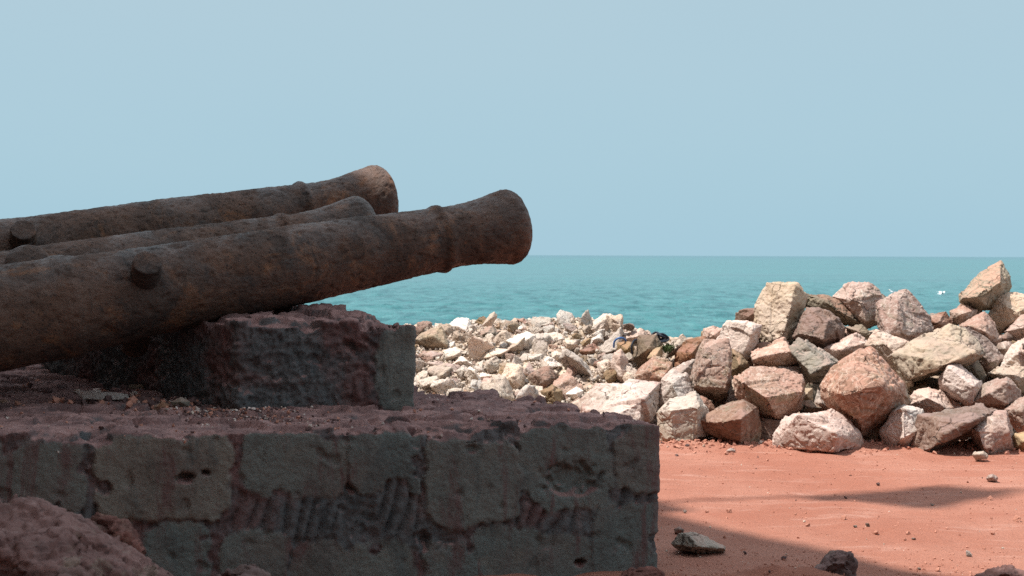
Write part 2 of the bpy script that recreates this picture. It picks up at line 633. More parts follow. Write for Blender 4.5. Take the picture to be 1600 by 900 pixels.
# the bank under the stones
k = NT('bank_rubble')
co = k.coords(False)
a = k.noise(co, 1.3, 7, 0.6)
c = k.mix(k.ramp(a, 0.38, 0.62), (0.60, 0.49, 0.38), (0.55, 0.40, 0.32))
f = k.noise(co, 26, 8, 0.7)
c = k.mix(k.ramp(f, 0.53, 0.70, 0, 0.7), c, (0.22, 0.15, 0.10))
v = k.voro(co, 17)
c = k.mix(k.ramp(v, 0.30, 0.62, 0, 0.5), c, (0.27, 0.19, 0.13))
b = k.bump(v, 1.0, -0.05)
b = k.bump(k.noise(co, 60, 8, 0.7), 0.7, 0.012, b)
M['bank'] = k.done(c, 0.95, b)


def bank_z(x, y):
    p = np.stack([x, y, 0 * x], 1)
    r = smooth(0.5, 1.3, x)
    z = pile_z(x, y) - 0.02 - 0.23 * r + 0.05 * fbm(p * 3.0, 4) + 0.025 * ridged(p * 9.0, 3)
    return np.where(y < 10.3 - 0.65 * r + 0.25 * r, z - 0.12, z)


bank = sheet('rubble_bank', axis(-40, -3.5, 6.5, 40, 0.035, 1.2), axis(9.6, 9.8, 13.4, 17, 0.035, 0.25), bank_z)
tag(link('rubble_bank', bank, M['bank']), kind='structure')

# ------------------------------------------------------------------ the masonry under the guns
CORNER = P(1026, 893, 1.0); CORNER = Vector((CORNER.x, 1.0)) * (5.86)      # (x, y) of the free corner, on the ground
STRIP = Vector((-0.62, 0.785))                                             # the way the gun bed runs
PLAT_Z = 0.625


def masonry_mat(name):
    n = NT(name)
    co = n.coords(False)
    st, tone = n.attr('stone'), n.attr('tone')
    big = n.noise(co, 2.3, 7, 0.6, 0.4)
    mid = n.noise(co, 9, 9, 0.65, 0.3)
    fine = n.noise(co, 70, 8, 0.75)
    mortar = n.mix(n.ramp(big, 0.38, 0.56), (0.150, 0.080, 0.074), (0.115, 0.115, 0.115))
    mortar = n.mix(n.ramp(mid, 0.50, 0.66, 0, 0.65), mortar, (0.058, 0.066, 0.068))
    mortar = n.mix(n.ramp(mid, 0.44, 0.30, 0, 0.45), mortar, (0.22, 0.135, 0.12))
    stone = n.mix(n.ramp(tone, 0.0, 1.0), (0.135, 0.158, 0.149), (0.24, 0.195, 0.155))
    stone = n.mix(n.ramp(big, 0.45, 0.62, 0, 0.5), stone, (0.150, 0.115, 0.100))
    stone = n.mix(n.ramp(mid, 0.52, 0.66, 0, 0.45), stone, (0.075, 0.066, 0.060))
    stone = n.mix(n.ramp(mid, 0.46, 0.32, 0, 0.5), stone, (0.21, 0.19, 0.16))
    stone = n.mix(n.ramp(fine, 0.55, 0.68, 0, 0.45), stone, (0.03, 0.032, 0.032))
    stone = n.mix(n.ramp(fine, 0.42, 0.30, 0, 0.25), stone, (0.25, 0.23, 0.20))
    drip = n.noise(n.stretch(co, (4.6, 4.6, 1.0)), 1.0, 9, 0.70, 0.7)
    stone = n.mix(n.ramp(drip, 0.52, 0.62, 0, 0.75), stone, (0.140, 0.074, 0.070))
    stone = n.mix(n.ramp(drip, 0.45, 0.38, 0, 0.55), stone, (0.085, 0.096, 0.094))
    c = n.mix(st, mortar, stone)
    dust = n.mix(n.ramp(mid, 0.40, 0.60), (0.33, 0.19, 0.17), (0.19, 0.108, 0.10))
    dust = n.mix(n.ramp(fine, 0.55, 0.70, 0, 0.7), dust, (0.055, 0.042, 0.042))
    dust = n.mix(n.ramp(n.noise(co, 130, 3, 0.6), 0.66, 0.72, 0, 0.8), dust, (0.46, 0.40, 0.37))
    c = n.mix(n.math('MULTIPLY', n.ramp(n.up(), 0.35, 0.80), n.ramp(big, 0.25, 0.5, 0.6, 1.0)), c, dust)
    lum = n.ramp(n.noise(co, 260, 2, 0.5), 0.3, 0.7)
    b = n.bump(mid, 0.6, 0.03)
    b = n.bump(n.noise(co, 34, 10, 0.72), 0.8, 0.014, b)
    b = n.bump(n.noise(co, 170, 5, 0.7), 0.6, 0.003, b)
    return n.done(c, 0.93, b)


M['masonry'] = masonry_mat('lava_stone_masonry')

# stones showing in the mortar of the front: x0, x1, y0, y1 as photographed, corner radius, proud by (m), tone
FRONT = [(-120, 128, 692, 800, 26, .020, .35), (152, 356, 682, 806, 30, .030, .60), (384, 536, 676, 772, 22, .014, .30),
         (548, 650, 672, 772, 18, .030, .12), (668, 806, 690, 816, 30, .030, .32), (816, 948, 668, 788, 22, .022, .20),
         (962, 1026, 656, 762, 14, .030, .38), (-90, 60, 820, 930, 20, .02, .3), (228, 322, 822, 915, 20, .016, .15), (350, 446, 836, 915, 18, .020, .25),
         (462, 640, 850, 920, 18, .006, .30), (664, 742, 848, 915, 14, .020, .18), (748, 922, 834, 915, 20, .014, .22),
         (932, 1036, 790, 915, 14, .024, .12)]
PEDF = [(596, 660, 500, 634, 8, .016, .35)]


def project(co):
    x = co[:, 0] / co[:, 1] * F
    y = (CAM_H - co[:, 2]) / co[:, 1] * F
    return 800 + x * CR - y * SR, HZ + x * SR + y * CR


PITS = [(288, 746, 17, .05), (320, 738, 9, .04), (892, 748, 52, .035), (905, 880, 12, .05), (735, 700, 14, .02)]
COMBS = [(120, 795, 60, 40), (450, 812, 90, 38), (620, 800, 40, 60), (800, 812, 130, 30), (970, 770, 60, 30), (640, 640, 30, 20)]


def dress(me, stones, seed, top_amp, face_dir):
    """stones proud of trowelled mortar on the face, a rough dusty top"""
    co, no = get_co(me), get_no(me)
    px, py = project(co)
    q = co
    wx = 15 * fbm(q * 3.5 + seed, 3) + 11 * fbm(q * 11 + seed, 4) + 6 * fbm(q * 34 + seed, 3)
    wy = 15 * fbm(q * 3.5 + seed + 40, 3) + 11 * fbm(q * 11 + seed + 40, 4) + 6 * fbm(q * 34 + seed + 7, 3)
    smear = -7 + 26 * smooth(0.12, 0.5, fbm(q * 5.5 + seed + 60, 3))          # mortar drawn over the stones
    X, Y = px + wx, py + wy
    face = smooth(0.25, 0.6, no @ np.array(face_dir))
    up = smooth(0.3, 0.75, no[:, 2])
    side = 1 - up
    m = np.zeros(len(co)); tone = np.zeros(len(co)); d = np.zeros(len(co))
    for (x0, x1, y0, y1, r, proud, tn) in stones:
        hx, hy = (x1 - x0) / 2 - r, (y1 - y0) / 2 - r
        ax = np.abs(X - (x0 + x1) / 2) - hx
        ay = np.abs(Y - (y0 + y1) / 2) - hy
        sd = np.hypot(np.maximum(ax, 0), np.maximum(ay, 0)) + np.minimum(np.maximum(ax, ay), 0) - r + smear
        k_ = smooth(3, -4, sd) * face
        take = k_ > m
        tone[take] = tn
        d = np.where(take, (proud * 0.6) * smooth(2.0, -3.5, sd) * face, d)
        m = np.maximum(m, k_)
    # mortar: trowel ridges and drips between the stones
    u = px / 21.0 + (py - 700) / 75.0 + 1.3 * fbm(q * np.array([5, 5, 2.0]) + seed, 2)
    comb = np.abs(np.sin(u * math.pi)) ** 0.7 - 0.5
    zone = 0.7 * smooth(0.18, 0.42, fbm(q * np.array([2.6, 2.6, 4.5]) + seed + 3, 2))
    for (zx, zy, zw, zh) in COMBS:
        zone = np.maximum(zone, 1.25 * smooth(1.15, 0.55, np.hypot((px - zx) / zw, (py - zy) / zh)))
    mort = 0.026 * fbm(q * 5 + seed, 4, 0.6) + 0.020 * ridged(q * 16 + seed, 4) - 0.007 + 0.016 * fbm(q * 36 + seed, 4) + 0.027 * comb * zone * side
    mort = mort * (1 - 0.6 * np.clip(zone, 0, 1)) + 0.027 * 0.6 * comb * np.clip(zone, 0, 1) * side
    mort -= 0.035 * (1 - np.clip(zone, 0, 1)) * smooth(0.35, 0.6, fbm(q * 7.5 + seed + 11, 2))
    ston = 0.012 * fbm(q * 5 + seed, 3) + 0.0035 * ridged(q * 30 + seed, 3) + 0.0035 * fbm(q * 60 + seed, 3) - 0.012 * smooth(0.42, 0.62, perlin(q * 13 + seed))
    for (hx_, hy_, hr_, hd_) in PITS:
        ston = ston - hd_ * smooth(1.0, 0.45, np.hypot((px - hx_) / hr_, (py - hy_) / (hr_ * .6)) + 0.35 * perlin(q * 40))
    topd = top_amp * (fbm(q * np.array([3.2, 3.2, 3.2]) + seed, 4) * 1.1 + 0.55 * ridged(q * np.array([7.0, 9.0, 7.0]) + seed, 4) * 0.8 - 0.2)
    terr = fbm(q * np.array([3.0, 5.0, 4.0]) + seed + 21, 3)
    topd = topd + 0.006 * ridged(q * 28 + seed, 3) + 0.007 * fbm(q * 55 + seed, 3) + top_amp * 0.9 * (smooth(0.04, 0.07, terr) - 0.5)
    disp = side * (d + m * ston + (1 - m) * mort) + up * topd
    set_co(me, co + no * disp[:, None])
    set_attr(me, 'stone', m * side)
    set_attr(me, 'tone', np.clip(tone + 0.12 * fbm(q * 5, 2), 0, 1))
    set_smooth(me)


def prism(poly, z0, z1s, bm=None):
    pts = []
    for (x, y), z1 in zip(poly, z1s):
        pts.append((x, y, z0)); pts.append((x, y, z1))
    return hull_bm(pts, bm)


fd = Vector((0.565 + 1.86, 5.86 - 5.18)).normalized()          # along the front
p0 = CORNER
p1 = p0 - fd * 4.3
p2 = p0 + STRIP * 6.2
p3 = p1 + STRIP * 4.6
bm = prism([(p.x, p.y) for p in (p0, p1, p3, p2)], -0.25, [PLAT_Z - 0.012, PLAT_Z + .012, PLAT_Z, PLAT_Z])
# slabs of bedding mortar left standing along the far edge of the top
def lump(bm_, pts, thick):
    ps = [P(*q_) for q_ in pts]
    n_ = [p + Vector((0, 0, -thick)) for p in ps]
    hull_bm(ps + n_, bm_)
lump(bm, [(690, 624, 7.0), (776, 612, 6.95), (780, 632, 6.6), (690, 640, 6.5)], 0.10)
lump(bm, [(806, 627, 6.75), (832, 619, 6.7), (900, 640, 6.42), (905, 652, 6.2), (800, 652, 6.3)], 0.10)
lump(bm, [(560, 655, 5.75), (735, 652, 5.72), (800, 651, 5.74), (806, 664, 5.7), (660, 668, 5.66)], 0.08)
lump(bm, [(0, 662, 5.6), (150, 650, 5.8), (250, 652, 5.8), (240, 676, 5.35), (0, 690, 5.2)], 0.08)
me = remeshed(bm, 0.0085)
relax(me, 7)
# the upper front edge is broken away in places
co_ = get_co(me)
fn_ = np.array([fd.y, -fd.x])
din = -((co_[:, :2] - np.array([p0.x, p0.y])) @ fn_)
ew = smooth(0.16, 0.0, din) * smooth(PLAT_Z - 0.16, PLAT_Z - 0.01, co_[:, 2])
co_[:, 2] -= ew * (0.055 * smooth(-0.02, 0.40, fbm(co_ * 4.3 + 2, 4)) + 0.012 * ridged(co_ * 13, 3) - 0.010)
set_co(me, co_)
relax(me, 2)
dress(me, FRONT, 3.0, 0.030, (0.27, -0.96, 0))
plat = link('masonry_platform', me, M['masonry'])
tag(plat, 'low dark platform of lava stone blocks in rough red mortar', 'platform')

q0, q1 = P(648, 640, 6.28), P(372, 640, 6.14)
q0, q1 = Vector((q0.x, q0.y)), Vector((q1.x, q1.y))
q2, q3 = q0 + STRIP * 3.3, q1 + STRIP * 2.35
bm = prism([(p.x, p.y) for p in (q0, q1, q3, q2)], PLAT_Z - 0.08, [0.985, 0.985, 1.13, 1.13])
lump(bm, [(395, 492, 6.6), (470, 482, 6.75), (545, 484, 6.65), (600, 502, 6.4), (400, 505, 6.3)], 0.12)
me = remeshed(bm, 0.0075)
relax(me, 5)
co_ = get_co(me)
ew = smooth(0.85, 0.98, co_[:, 2]) * smooth(7.1, 6.6, co_[:, 1])
co_[:, 2] -= ew * (0.05 * smooth(0.0, 0.40, fbm(co_ * 5.3 + 12, 4)) + 0.012 * ridged(co_ * 13, 3) - 0.012)
co_[:, 1] += smooth(0.55, 0.75, co_[:, 2]) * smooth(6.75, 6.3, co_[:, 1]) * 0.03 * fbm(co_ * 4.2 + 31, 3)
set_co(me, co_)
relax(me, 1)
dress(me, PEDF, 8.0, 0.038, (0.1, -0.99, 0))
ped = link('gun_rest', me, M['masonry'])
tag(ped, 'raised mortared stone block on the platform that carries the cannon barrels', 'plinth')

# ------------------------------------------------------------------ the cannons
c_ = NT('rusted_iron')
co = c_.coords()
a = c_.noise(co, 3.2, 8, 0.62, 0.4)
c = c_.mix(c_.ramp(a, 0.38, 0.62), (0.070, 0.040, 0.027), (0.130, 0.067, 0.041))
f = c_.noise(co, 16, 10, 0.72, 0.3)
c = c_.mix(c_.ramp(f, 0.52, 0.68, 0, 0.75), c, (0.028, 0.022, 0.020))
c = c_.mix(c_.ramp(f, 0.42, 0.28, 0, 0.55), c, (0.23, 0.125, 0.082))
o_ = c_.noise(co, 5.5, 7, 0.66, 0.8)
c = c_.mix(c_.ramp(o_, 0.53, 0.66, 0, 0.8), c, (0.235, 0.105, 0.048))
w = c_.noise(co, 60, 6, 0.7)
c = c_.mix(c_.ramp(w, 0.68, 0.76, 0, 0.6), c, (0.27, 0.21, 0.17))
d = c_.math('MULTIPLY', c_.ramp(c_.up(), 0.25, 0.85), c_.ramp(a, 0.30, 0.60, 0.08, 0.45))
c = c_.mix(d, c, (0.175, 0.105, 0.080))
pit = c_.voro(co, 46)
worn = c_.ramp(c_.noise(co, 2.4, 6, 0.65, 0.8), 0.44, 0.58)            # worn smooth / scaly
pm_ = c_.math('MULTIPLY', c_.ramp(pit, 0.26, 0.12), worn)
c = c_.mix(c_.math('MULTIPLY', pm_, 0.7), c, (0.022, 0.018, 0.016))
run = c_.noise(c_.stretch(co, (9.0, 9.0, 1.2)), 1.0, 7, 0.65, 0.6)
c = c_.mix(c_.ramp(run, 0.56, 0.70, 0, 0.7), c, (0.028, 0.020, 0.017))
c = c_.mix(c_.ramp(run, 0.42, 0.30, 0, 0.45), c, (0.20, 0.098, 0.055))
gr = c_.noise(co, 1.5, 9, 0.7, 0.8)
c = c_.mix(c_.ramp(gr, 0.50, 0.62, 0, 0.6), c, (0.024, 0.019, 0.016))           # old black grime
b = c_.bump(c_.noise(co, 17, 10, 0.7, 0.6), 0.9, 0.022)
b = c_.bump(pm_, 0.8, -0.008, b)
b = c_.bump(c_.noise(co, 85, 7, 0.75), 1.0, 0.009, b)
c_.b.inputs['Specular IOR Level'].default_value = 0.5
M['rust_iron'] = c_.done(c, c_.ramp(worn, 0, 1, 0.50, 0.85), b)
n_ = NT('bird_lime')
M['lime'] = n_.done((0.62, 0.60, 0.57), 0.9)

AX = Vector((0.883, 0.469, 0.172)).normalized()
PROFILE = [(-2.30, 0.0), (-2.30, .04), (-2.27, .075), (-2.22, .085), (-2.16, .07), (-2.13, .055), (-2.10, .07), (-2.08, .14), (-2.06, .235), (-2.03, .252), (-1.97, .252), (-1.94, .238),
           (-1.80, .236), (-1.45, .229), (-1.12, .219), (-1.04, .217), (-1.02, .223), (-0.97, .223), (-0.95, .211), (-0.60, .197), (-0.2, .190), (0.1, .184), (0.5, .168),
           (0.76, .156), (0.80, .1555), (0.815, .1685), (0.842, .1685), (0.852, .1525), (0.90, .150), (1.0, .1535), (1.08, .162), (1.15, .176), (1.195, .183), (1.228, .192), (1.246, .1925), (1.258, .189), (1.285, .172), (1.30, .150),
           (1.308, .12), (1.305, .085), (1.28, .072), (0.8, .070), (0.8, 0.0)]


def barrel_mesh(seed, flare=1.0, na=190, muz=1.0):
    prof = [Vector((s_ if s_ < 0.9 or r_ < .071 else 0.9 + (s_ - 0.9) * muz, r_)) for s_, r_ in PROFILE]
    ss, rr = [], []
    for i in range(len(prof) - 1):
        a_, b_ = prof[i], prof[i + 1]
        n = max(1, int((b_ - a_).length / 0.0085))
        for j in range(n):
            t = j / n
            ss.append(a_.x + (b_.x - a_.x) * t); rr.append(a_.y + (b_.y - a_.y) * t)
    ss.append(prof[-1].x); rr.append(prof[-1].y)
    ss, rr = np.array(ss), np.array(rr)
    k5 = np.array([1, 2, 3, 2, 1.0]) / 9
    rs_ = np.convolve(np.pad(rr, 2, mode='edge'), k5, 'valid')
    rs_[rr < 0.002] = 0.0008
    rr = rs_ * (1 + (flare - 1) * smooth(1.0, 1.22, ss) * (rr > 0.1))
    th = np.linspace(0, 2 * math.pi, na, endpoint=False)
    S, T = np.meshgrid(ss, th, indexing='ij'); R = np.repeat(rr[:, None], na, 1)
    co = np.stack([S, R * np.cos(T), R * np.sin(T)], 2).reshape(-1, 3)
    q = co + seed * 7.7
    d = 0.0050 * fbm(q * 3.0, 3) + 0.0042 * fbm(q * 11, 4) + 0.0038 * ridged(q * 26, 4) + 0.0030 * fbm(q * 60, 3)
    d -= 0.007 * smooth(0.25, 0.6, fbm(q * 8 + 5, 3)) + 0.005 * smooth(0.3, 0.6, perlin(q * 30))
    nrm = np.stack([0 * S, np.cos(T), np.sin(T)], 2).reshape(-1, 3)
    co = co + nrm * (d * smooth(0.01, 0.12, R.ravel()))[:, None]
    me = bpy.data.meshes.new('barrel')
    n = len(ss)
    i = np.arange((n - 1) * na)
    r, c0 = i // na, i % na
    c1 = (c0 + 1) % na
    f_ = np.stack([r * na + c0, (r + 1) * na + c0, (r + 1) * na + c1, r * na + c1], 1)
    me.vertices.add(len(co)); me.vertices.foreach_set('co', co.ravel())
    me.loops.add(f_.size); me.loops.foreach_set('vertex_index', f_.ravel().astype(np.int32))
    me.polygons.add(len(f_))
    me.polygons.foreach_set('loop_start', np.arange(len(f_), dtype=np.int32) * 4)
    me.polygons.foreach_set('loop_total', np.full(len(f_), 4, dtype=np.int32))
    me.update(calc_edges=True)
    bm_ = bmesh.new(); bm_.from_mesh(me); bmesh.ops.recalc_face_normals(bm_, faces=bm_.faces); bm_.to_mesh(me); bm_.free()
    set_smooth(me)
    return me


def trunnion_mesh(a_, t, length, rad, seed, round_end=False):
    """stub axle with a worn rim; starts inside the barrel at a_, points along t"""
    x = t.orthogonal().normalized(); y = t.cross(x)
    rows, na = 46, 64
    prof = [(s_, rad * 1.06 if s_ < length * 0.78 else rad) for s_ in np.linspace(0.0, length - 0.012, rows)]
    prof += [(length - 0.006, rad * 1.0), (length - 0.002, rad * .97), (length, rad * .90), (length, rad * .75), (length, rad * .5), (length + .001, rad * .25), (length + .001, 0.0005)]
    if round_end:
        prof = [(s_, rad) for s_ in np.linspace(0, length - .05, rows)] + [(length - .05 + .05 * math.sin(k * .157), max(rad * (0.35 + 0.65 * math.cos(k * .157)), .0005)) for k in range(11)] + [(length + .001, .0005)]
    co = []
    for s_, r_ in prof:
        for k_ in range(na):
            an = 2 * math.pi * k_ / na
            co.append(a_ + t * s_ + (x * math.cos(an) + y * math.sin(an)) * r_)
    fs = [(i * na + j, i * na + (j + 1) % na, (i + 1) * na + (j + 1) % na, (i + 1) * na + j) for i in range(len(prof) - 1) for j in range(na)]
    me = bpy.data.meshes.new('trunnion')
    me.from_pydata([tuple(v_) for v_ in co], [], fs)
    cc, no = get_co(me), get_no(me)
    q = cc + seed
    set_co(me, cc + no * (0.006 * fbm(q * 9, 3) + 0.004 * ridged(q * 28, 3) - 0.004)[:, None])
    set_smooth(me)
    return me


def cannon(label, origin, seed, roll, ts, flare=1.0, ax=AX, tr=0.063, muz=1.0, round_end=False):
    root = empty('cannon', origin)
    tag(root, label, 'cannon', 'old cannons lying on the gun rest')
    rot = Matrix.Identity(4)
    z = ax
    side = Vector((ax.y, -ax.x, 0)).normalized()
    upv = side.cross(ax).normalized()
    if upv.z < 0: upv = -upv
    bl = link('barrel', barrel_mesh(seed, flare, muz=muz), M['rust_iron'], root)
    m = Matrix((ax, side, upv)).transposed()
    bl.matrix_local = m.to_4x4()
    t = (side * math.cos(roll) + upv * math.sin(roll)).normalized()
    off = ax * ts - upv * 0.05
    for sg in (1, -1):
        link('trunnion', trunnion_mesh(off + t * sg * 0.10, t * sg, (0.205 if round_end else 0.22) if sg > 0 else 0.25, tr, seed + sg, round_end), M['rust_iron'], root)
    return root


G1 = Vector((-1.08, 6.65, 1.237))
cannon('nearest rusty cannon barrel with its stub axle facing the viewer, muzzle over the plinth corner', G1, 1, math.radians(37), -0.67, muz=0.93)
cannon('middle rusty cannon barrel, mostly hidden between the other two', Vector((-0.81 - 1.22 * .883, 7.49 - 1.22 * .469, 1.415 - 1.22 * .172)), 2, math.radians(44), -0.46, tr=0.105, round_end=True)
cannon('farthest rusty cannon barrel with the wide flared muzzle catching a spot of sun', Vector((-0.82 - 1.22 * .883, 8.2 - 1.22 * .469, 1.61 - 1.22 * .172)), 3, math.radians(37), -0.72, 1.04, muz=1.12)

# ------------------------------------------------------------------ the fort wall left of the frame, which shades the guns
WALL_H = 14.0
TD = Vector((-0.51, 0.86, 0)).normalized()
EDGE = Vector((0.85, 7.40, 0))                       # where the edge of its shade crosses the ground
top = EDGE - SUN_H * KSH * WALL_H
a0, a1 = top - TD * (top.y + 2.5) / TD.y, top + TD * (15.0 - top.y) / TD.y
left = Vector((-TD.y, TD.x, 0))
if left.x > 0: left = -left
am = top + TD * ((7.25 - EDGE.y) / TD.y)             # top stepped down from here to shape the near edge of the shade
bm = bmesh.new()
hull_bm([Vector((p.x, p.y, zz)) for p in (a0, am, am + left * 1.4, a0 + left * 1.4) for zz in (-0.3, WALL_H - 0.42 + 0.17 * (am - p).dot(TD))], bm)
an = top + TD * ((8.25 - EDGE.y) / TD.y)  # top lowered beyond here so sun reaches the far muzzle
hull_bm([Vector((p.x, p.y, zz)) for p in (am, an, an + left * 1.4, am + left * 1.4) for zz in (-0.3, WALL_H)], bm)
hull_bm([Vector((p.x, p.y, zz)) for p in (an, a1, a1 + left * 1.4, an + left * 1.4) for zz in (-0.3, WALL_H - 0.60)], bm)
f_ = NT('fort_stone')
co = f_.coords(False)
br = f_.voro(f_.stretch(co, (1, 1, 1.8)), 1.6, 'DISTANCE_TO_EDGE')
c = f_.mix(f_.ramp(f_.noise(co, 2, 8, 0.6), 0.35, 0.65), (0.46, 0.35, 0.30), (0.55, 0.45, 0.39))
c = f_.mix(f_.ramp(br, 0.05, 0.0), c, (0.16, 0.10, 0.085))
b = f_.bump(f_.ramp(br, 0.0, 0.08), 0.8, 0.06)
M['fort'] = f_.done(c, 0.95, f_.bump(f_.noise(co, 14, 8, 0.7), 0.6, 0.03, b))
fw = link('unseen_wall', bm_mesh(bm, 'unseen_wall'), M['fort'])
bm = bmesh.new()
hull_bm([Vector((x, y, z)) for x in (-1.6, 11.0) for y in (-5.4, -4.4) for z in (-0.3, 6.0)], bm)  # wall added out of view to keep low sky light off the fronts
fb = link('unseen_wall', bm_mesh(bm, 'unseen_wall'), M['fort'])
tag(fb, 'unseen lower wall added behind the viewer to block low sky light', 'wall')
tag(fw, 'tall old fort wall standing left of the guns and shading them', 'wall')

# unseen rod and cloth, added and shaped to cast the dark lozenge with thin tail
fl = empty('shadow_caster', Vector((0.62, 7.42, 0)) - SUN_H * KSH * WALL_H + Vector((0, 0, WALL_H)))
tag(fl, 'unseen rod and cloth added to cast the lozenge shadow on the ground', 'shadow_caster')
bm = bmesh.new()
bmesh.ops.create_cone(bm, segments=20, radius1=0.028, radius2=0.018, depth=3.6, cap_ends=True, matrix=Matrix.Translation((0, 0, 1.8)))
bmesh.ops.create_uvsphere(bm, u_segments=16, v_segments=10, radius=0.07, matrix=Matrix.Translation((0, 0, 3.64)))
pm = NT('pole_paint'); pole_m = pm.done((0.5, 0.48, 0.45), 0.5)
link('pole', bm_mesh(bm, 'pole'), pole_m, fl)
fm = NT('caster_fabric'); cloth = fm.done((0.30, 0.05, 0.05), 0.9)
bm = bmesh.new()
rows = []
WD = Vector((0.85, -0.53, 0)).normalized()
for i in range(15):
    r_ = []
    for j in range(13):
        u_, v_ = i / 14, j / 12
        p = WD * (0.02 + 0.76 * u_) + Vector((0, 0.30 * v_ * (0.2 + u_), 1.98 + 1.58 * v_ - 0.06 * u_))
        p += Vector((WD.y, -WD.x, 0)) * 0.035 * math.sin(u_ * 9 + v_ * 2)
        r_.append(bm.verts.new(p))
    rows.append(r_)
for i in range(14):
    for j in range(12):
        bm.faces.new((rows[i][j], rows[i + 1][j], rows[i + 1][j + 1], rows[i][j + 1]))
bmesh.ops.solidify(bm, geom=bm.faces[:], thickness=0.006)
link('caster_cloth', bm_mesh(bm, 'caster_cloth'), cloth, fl)

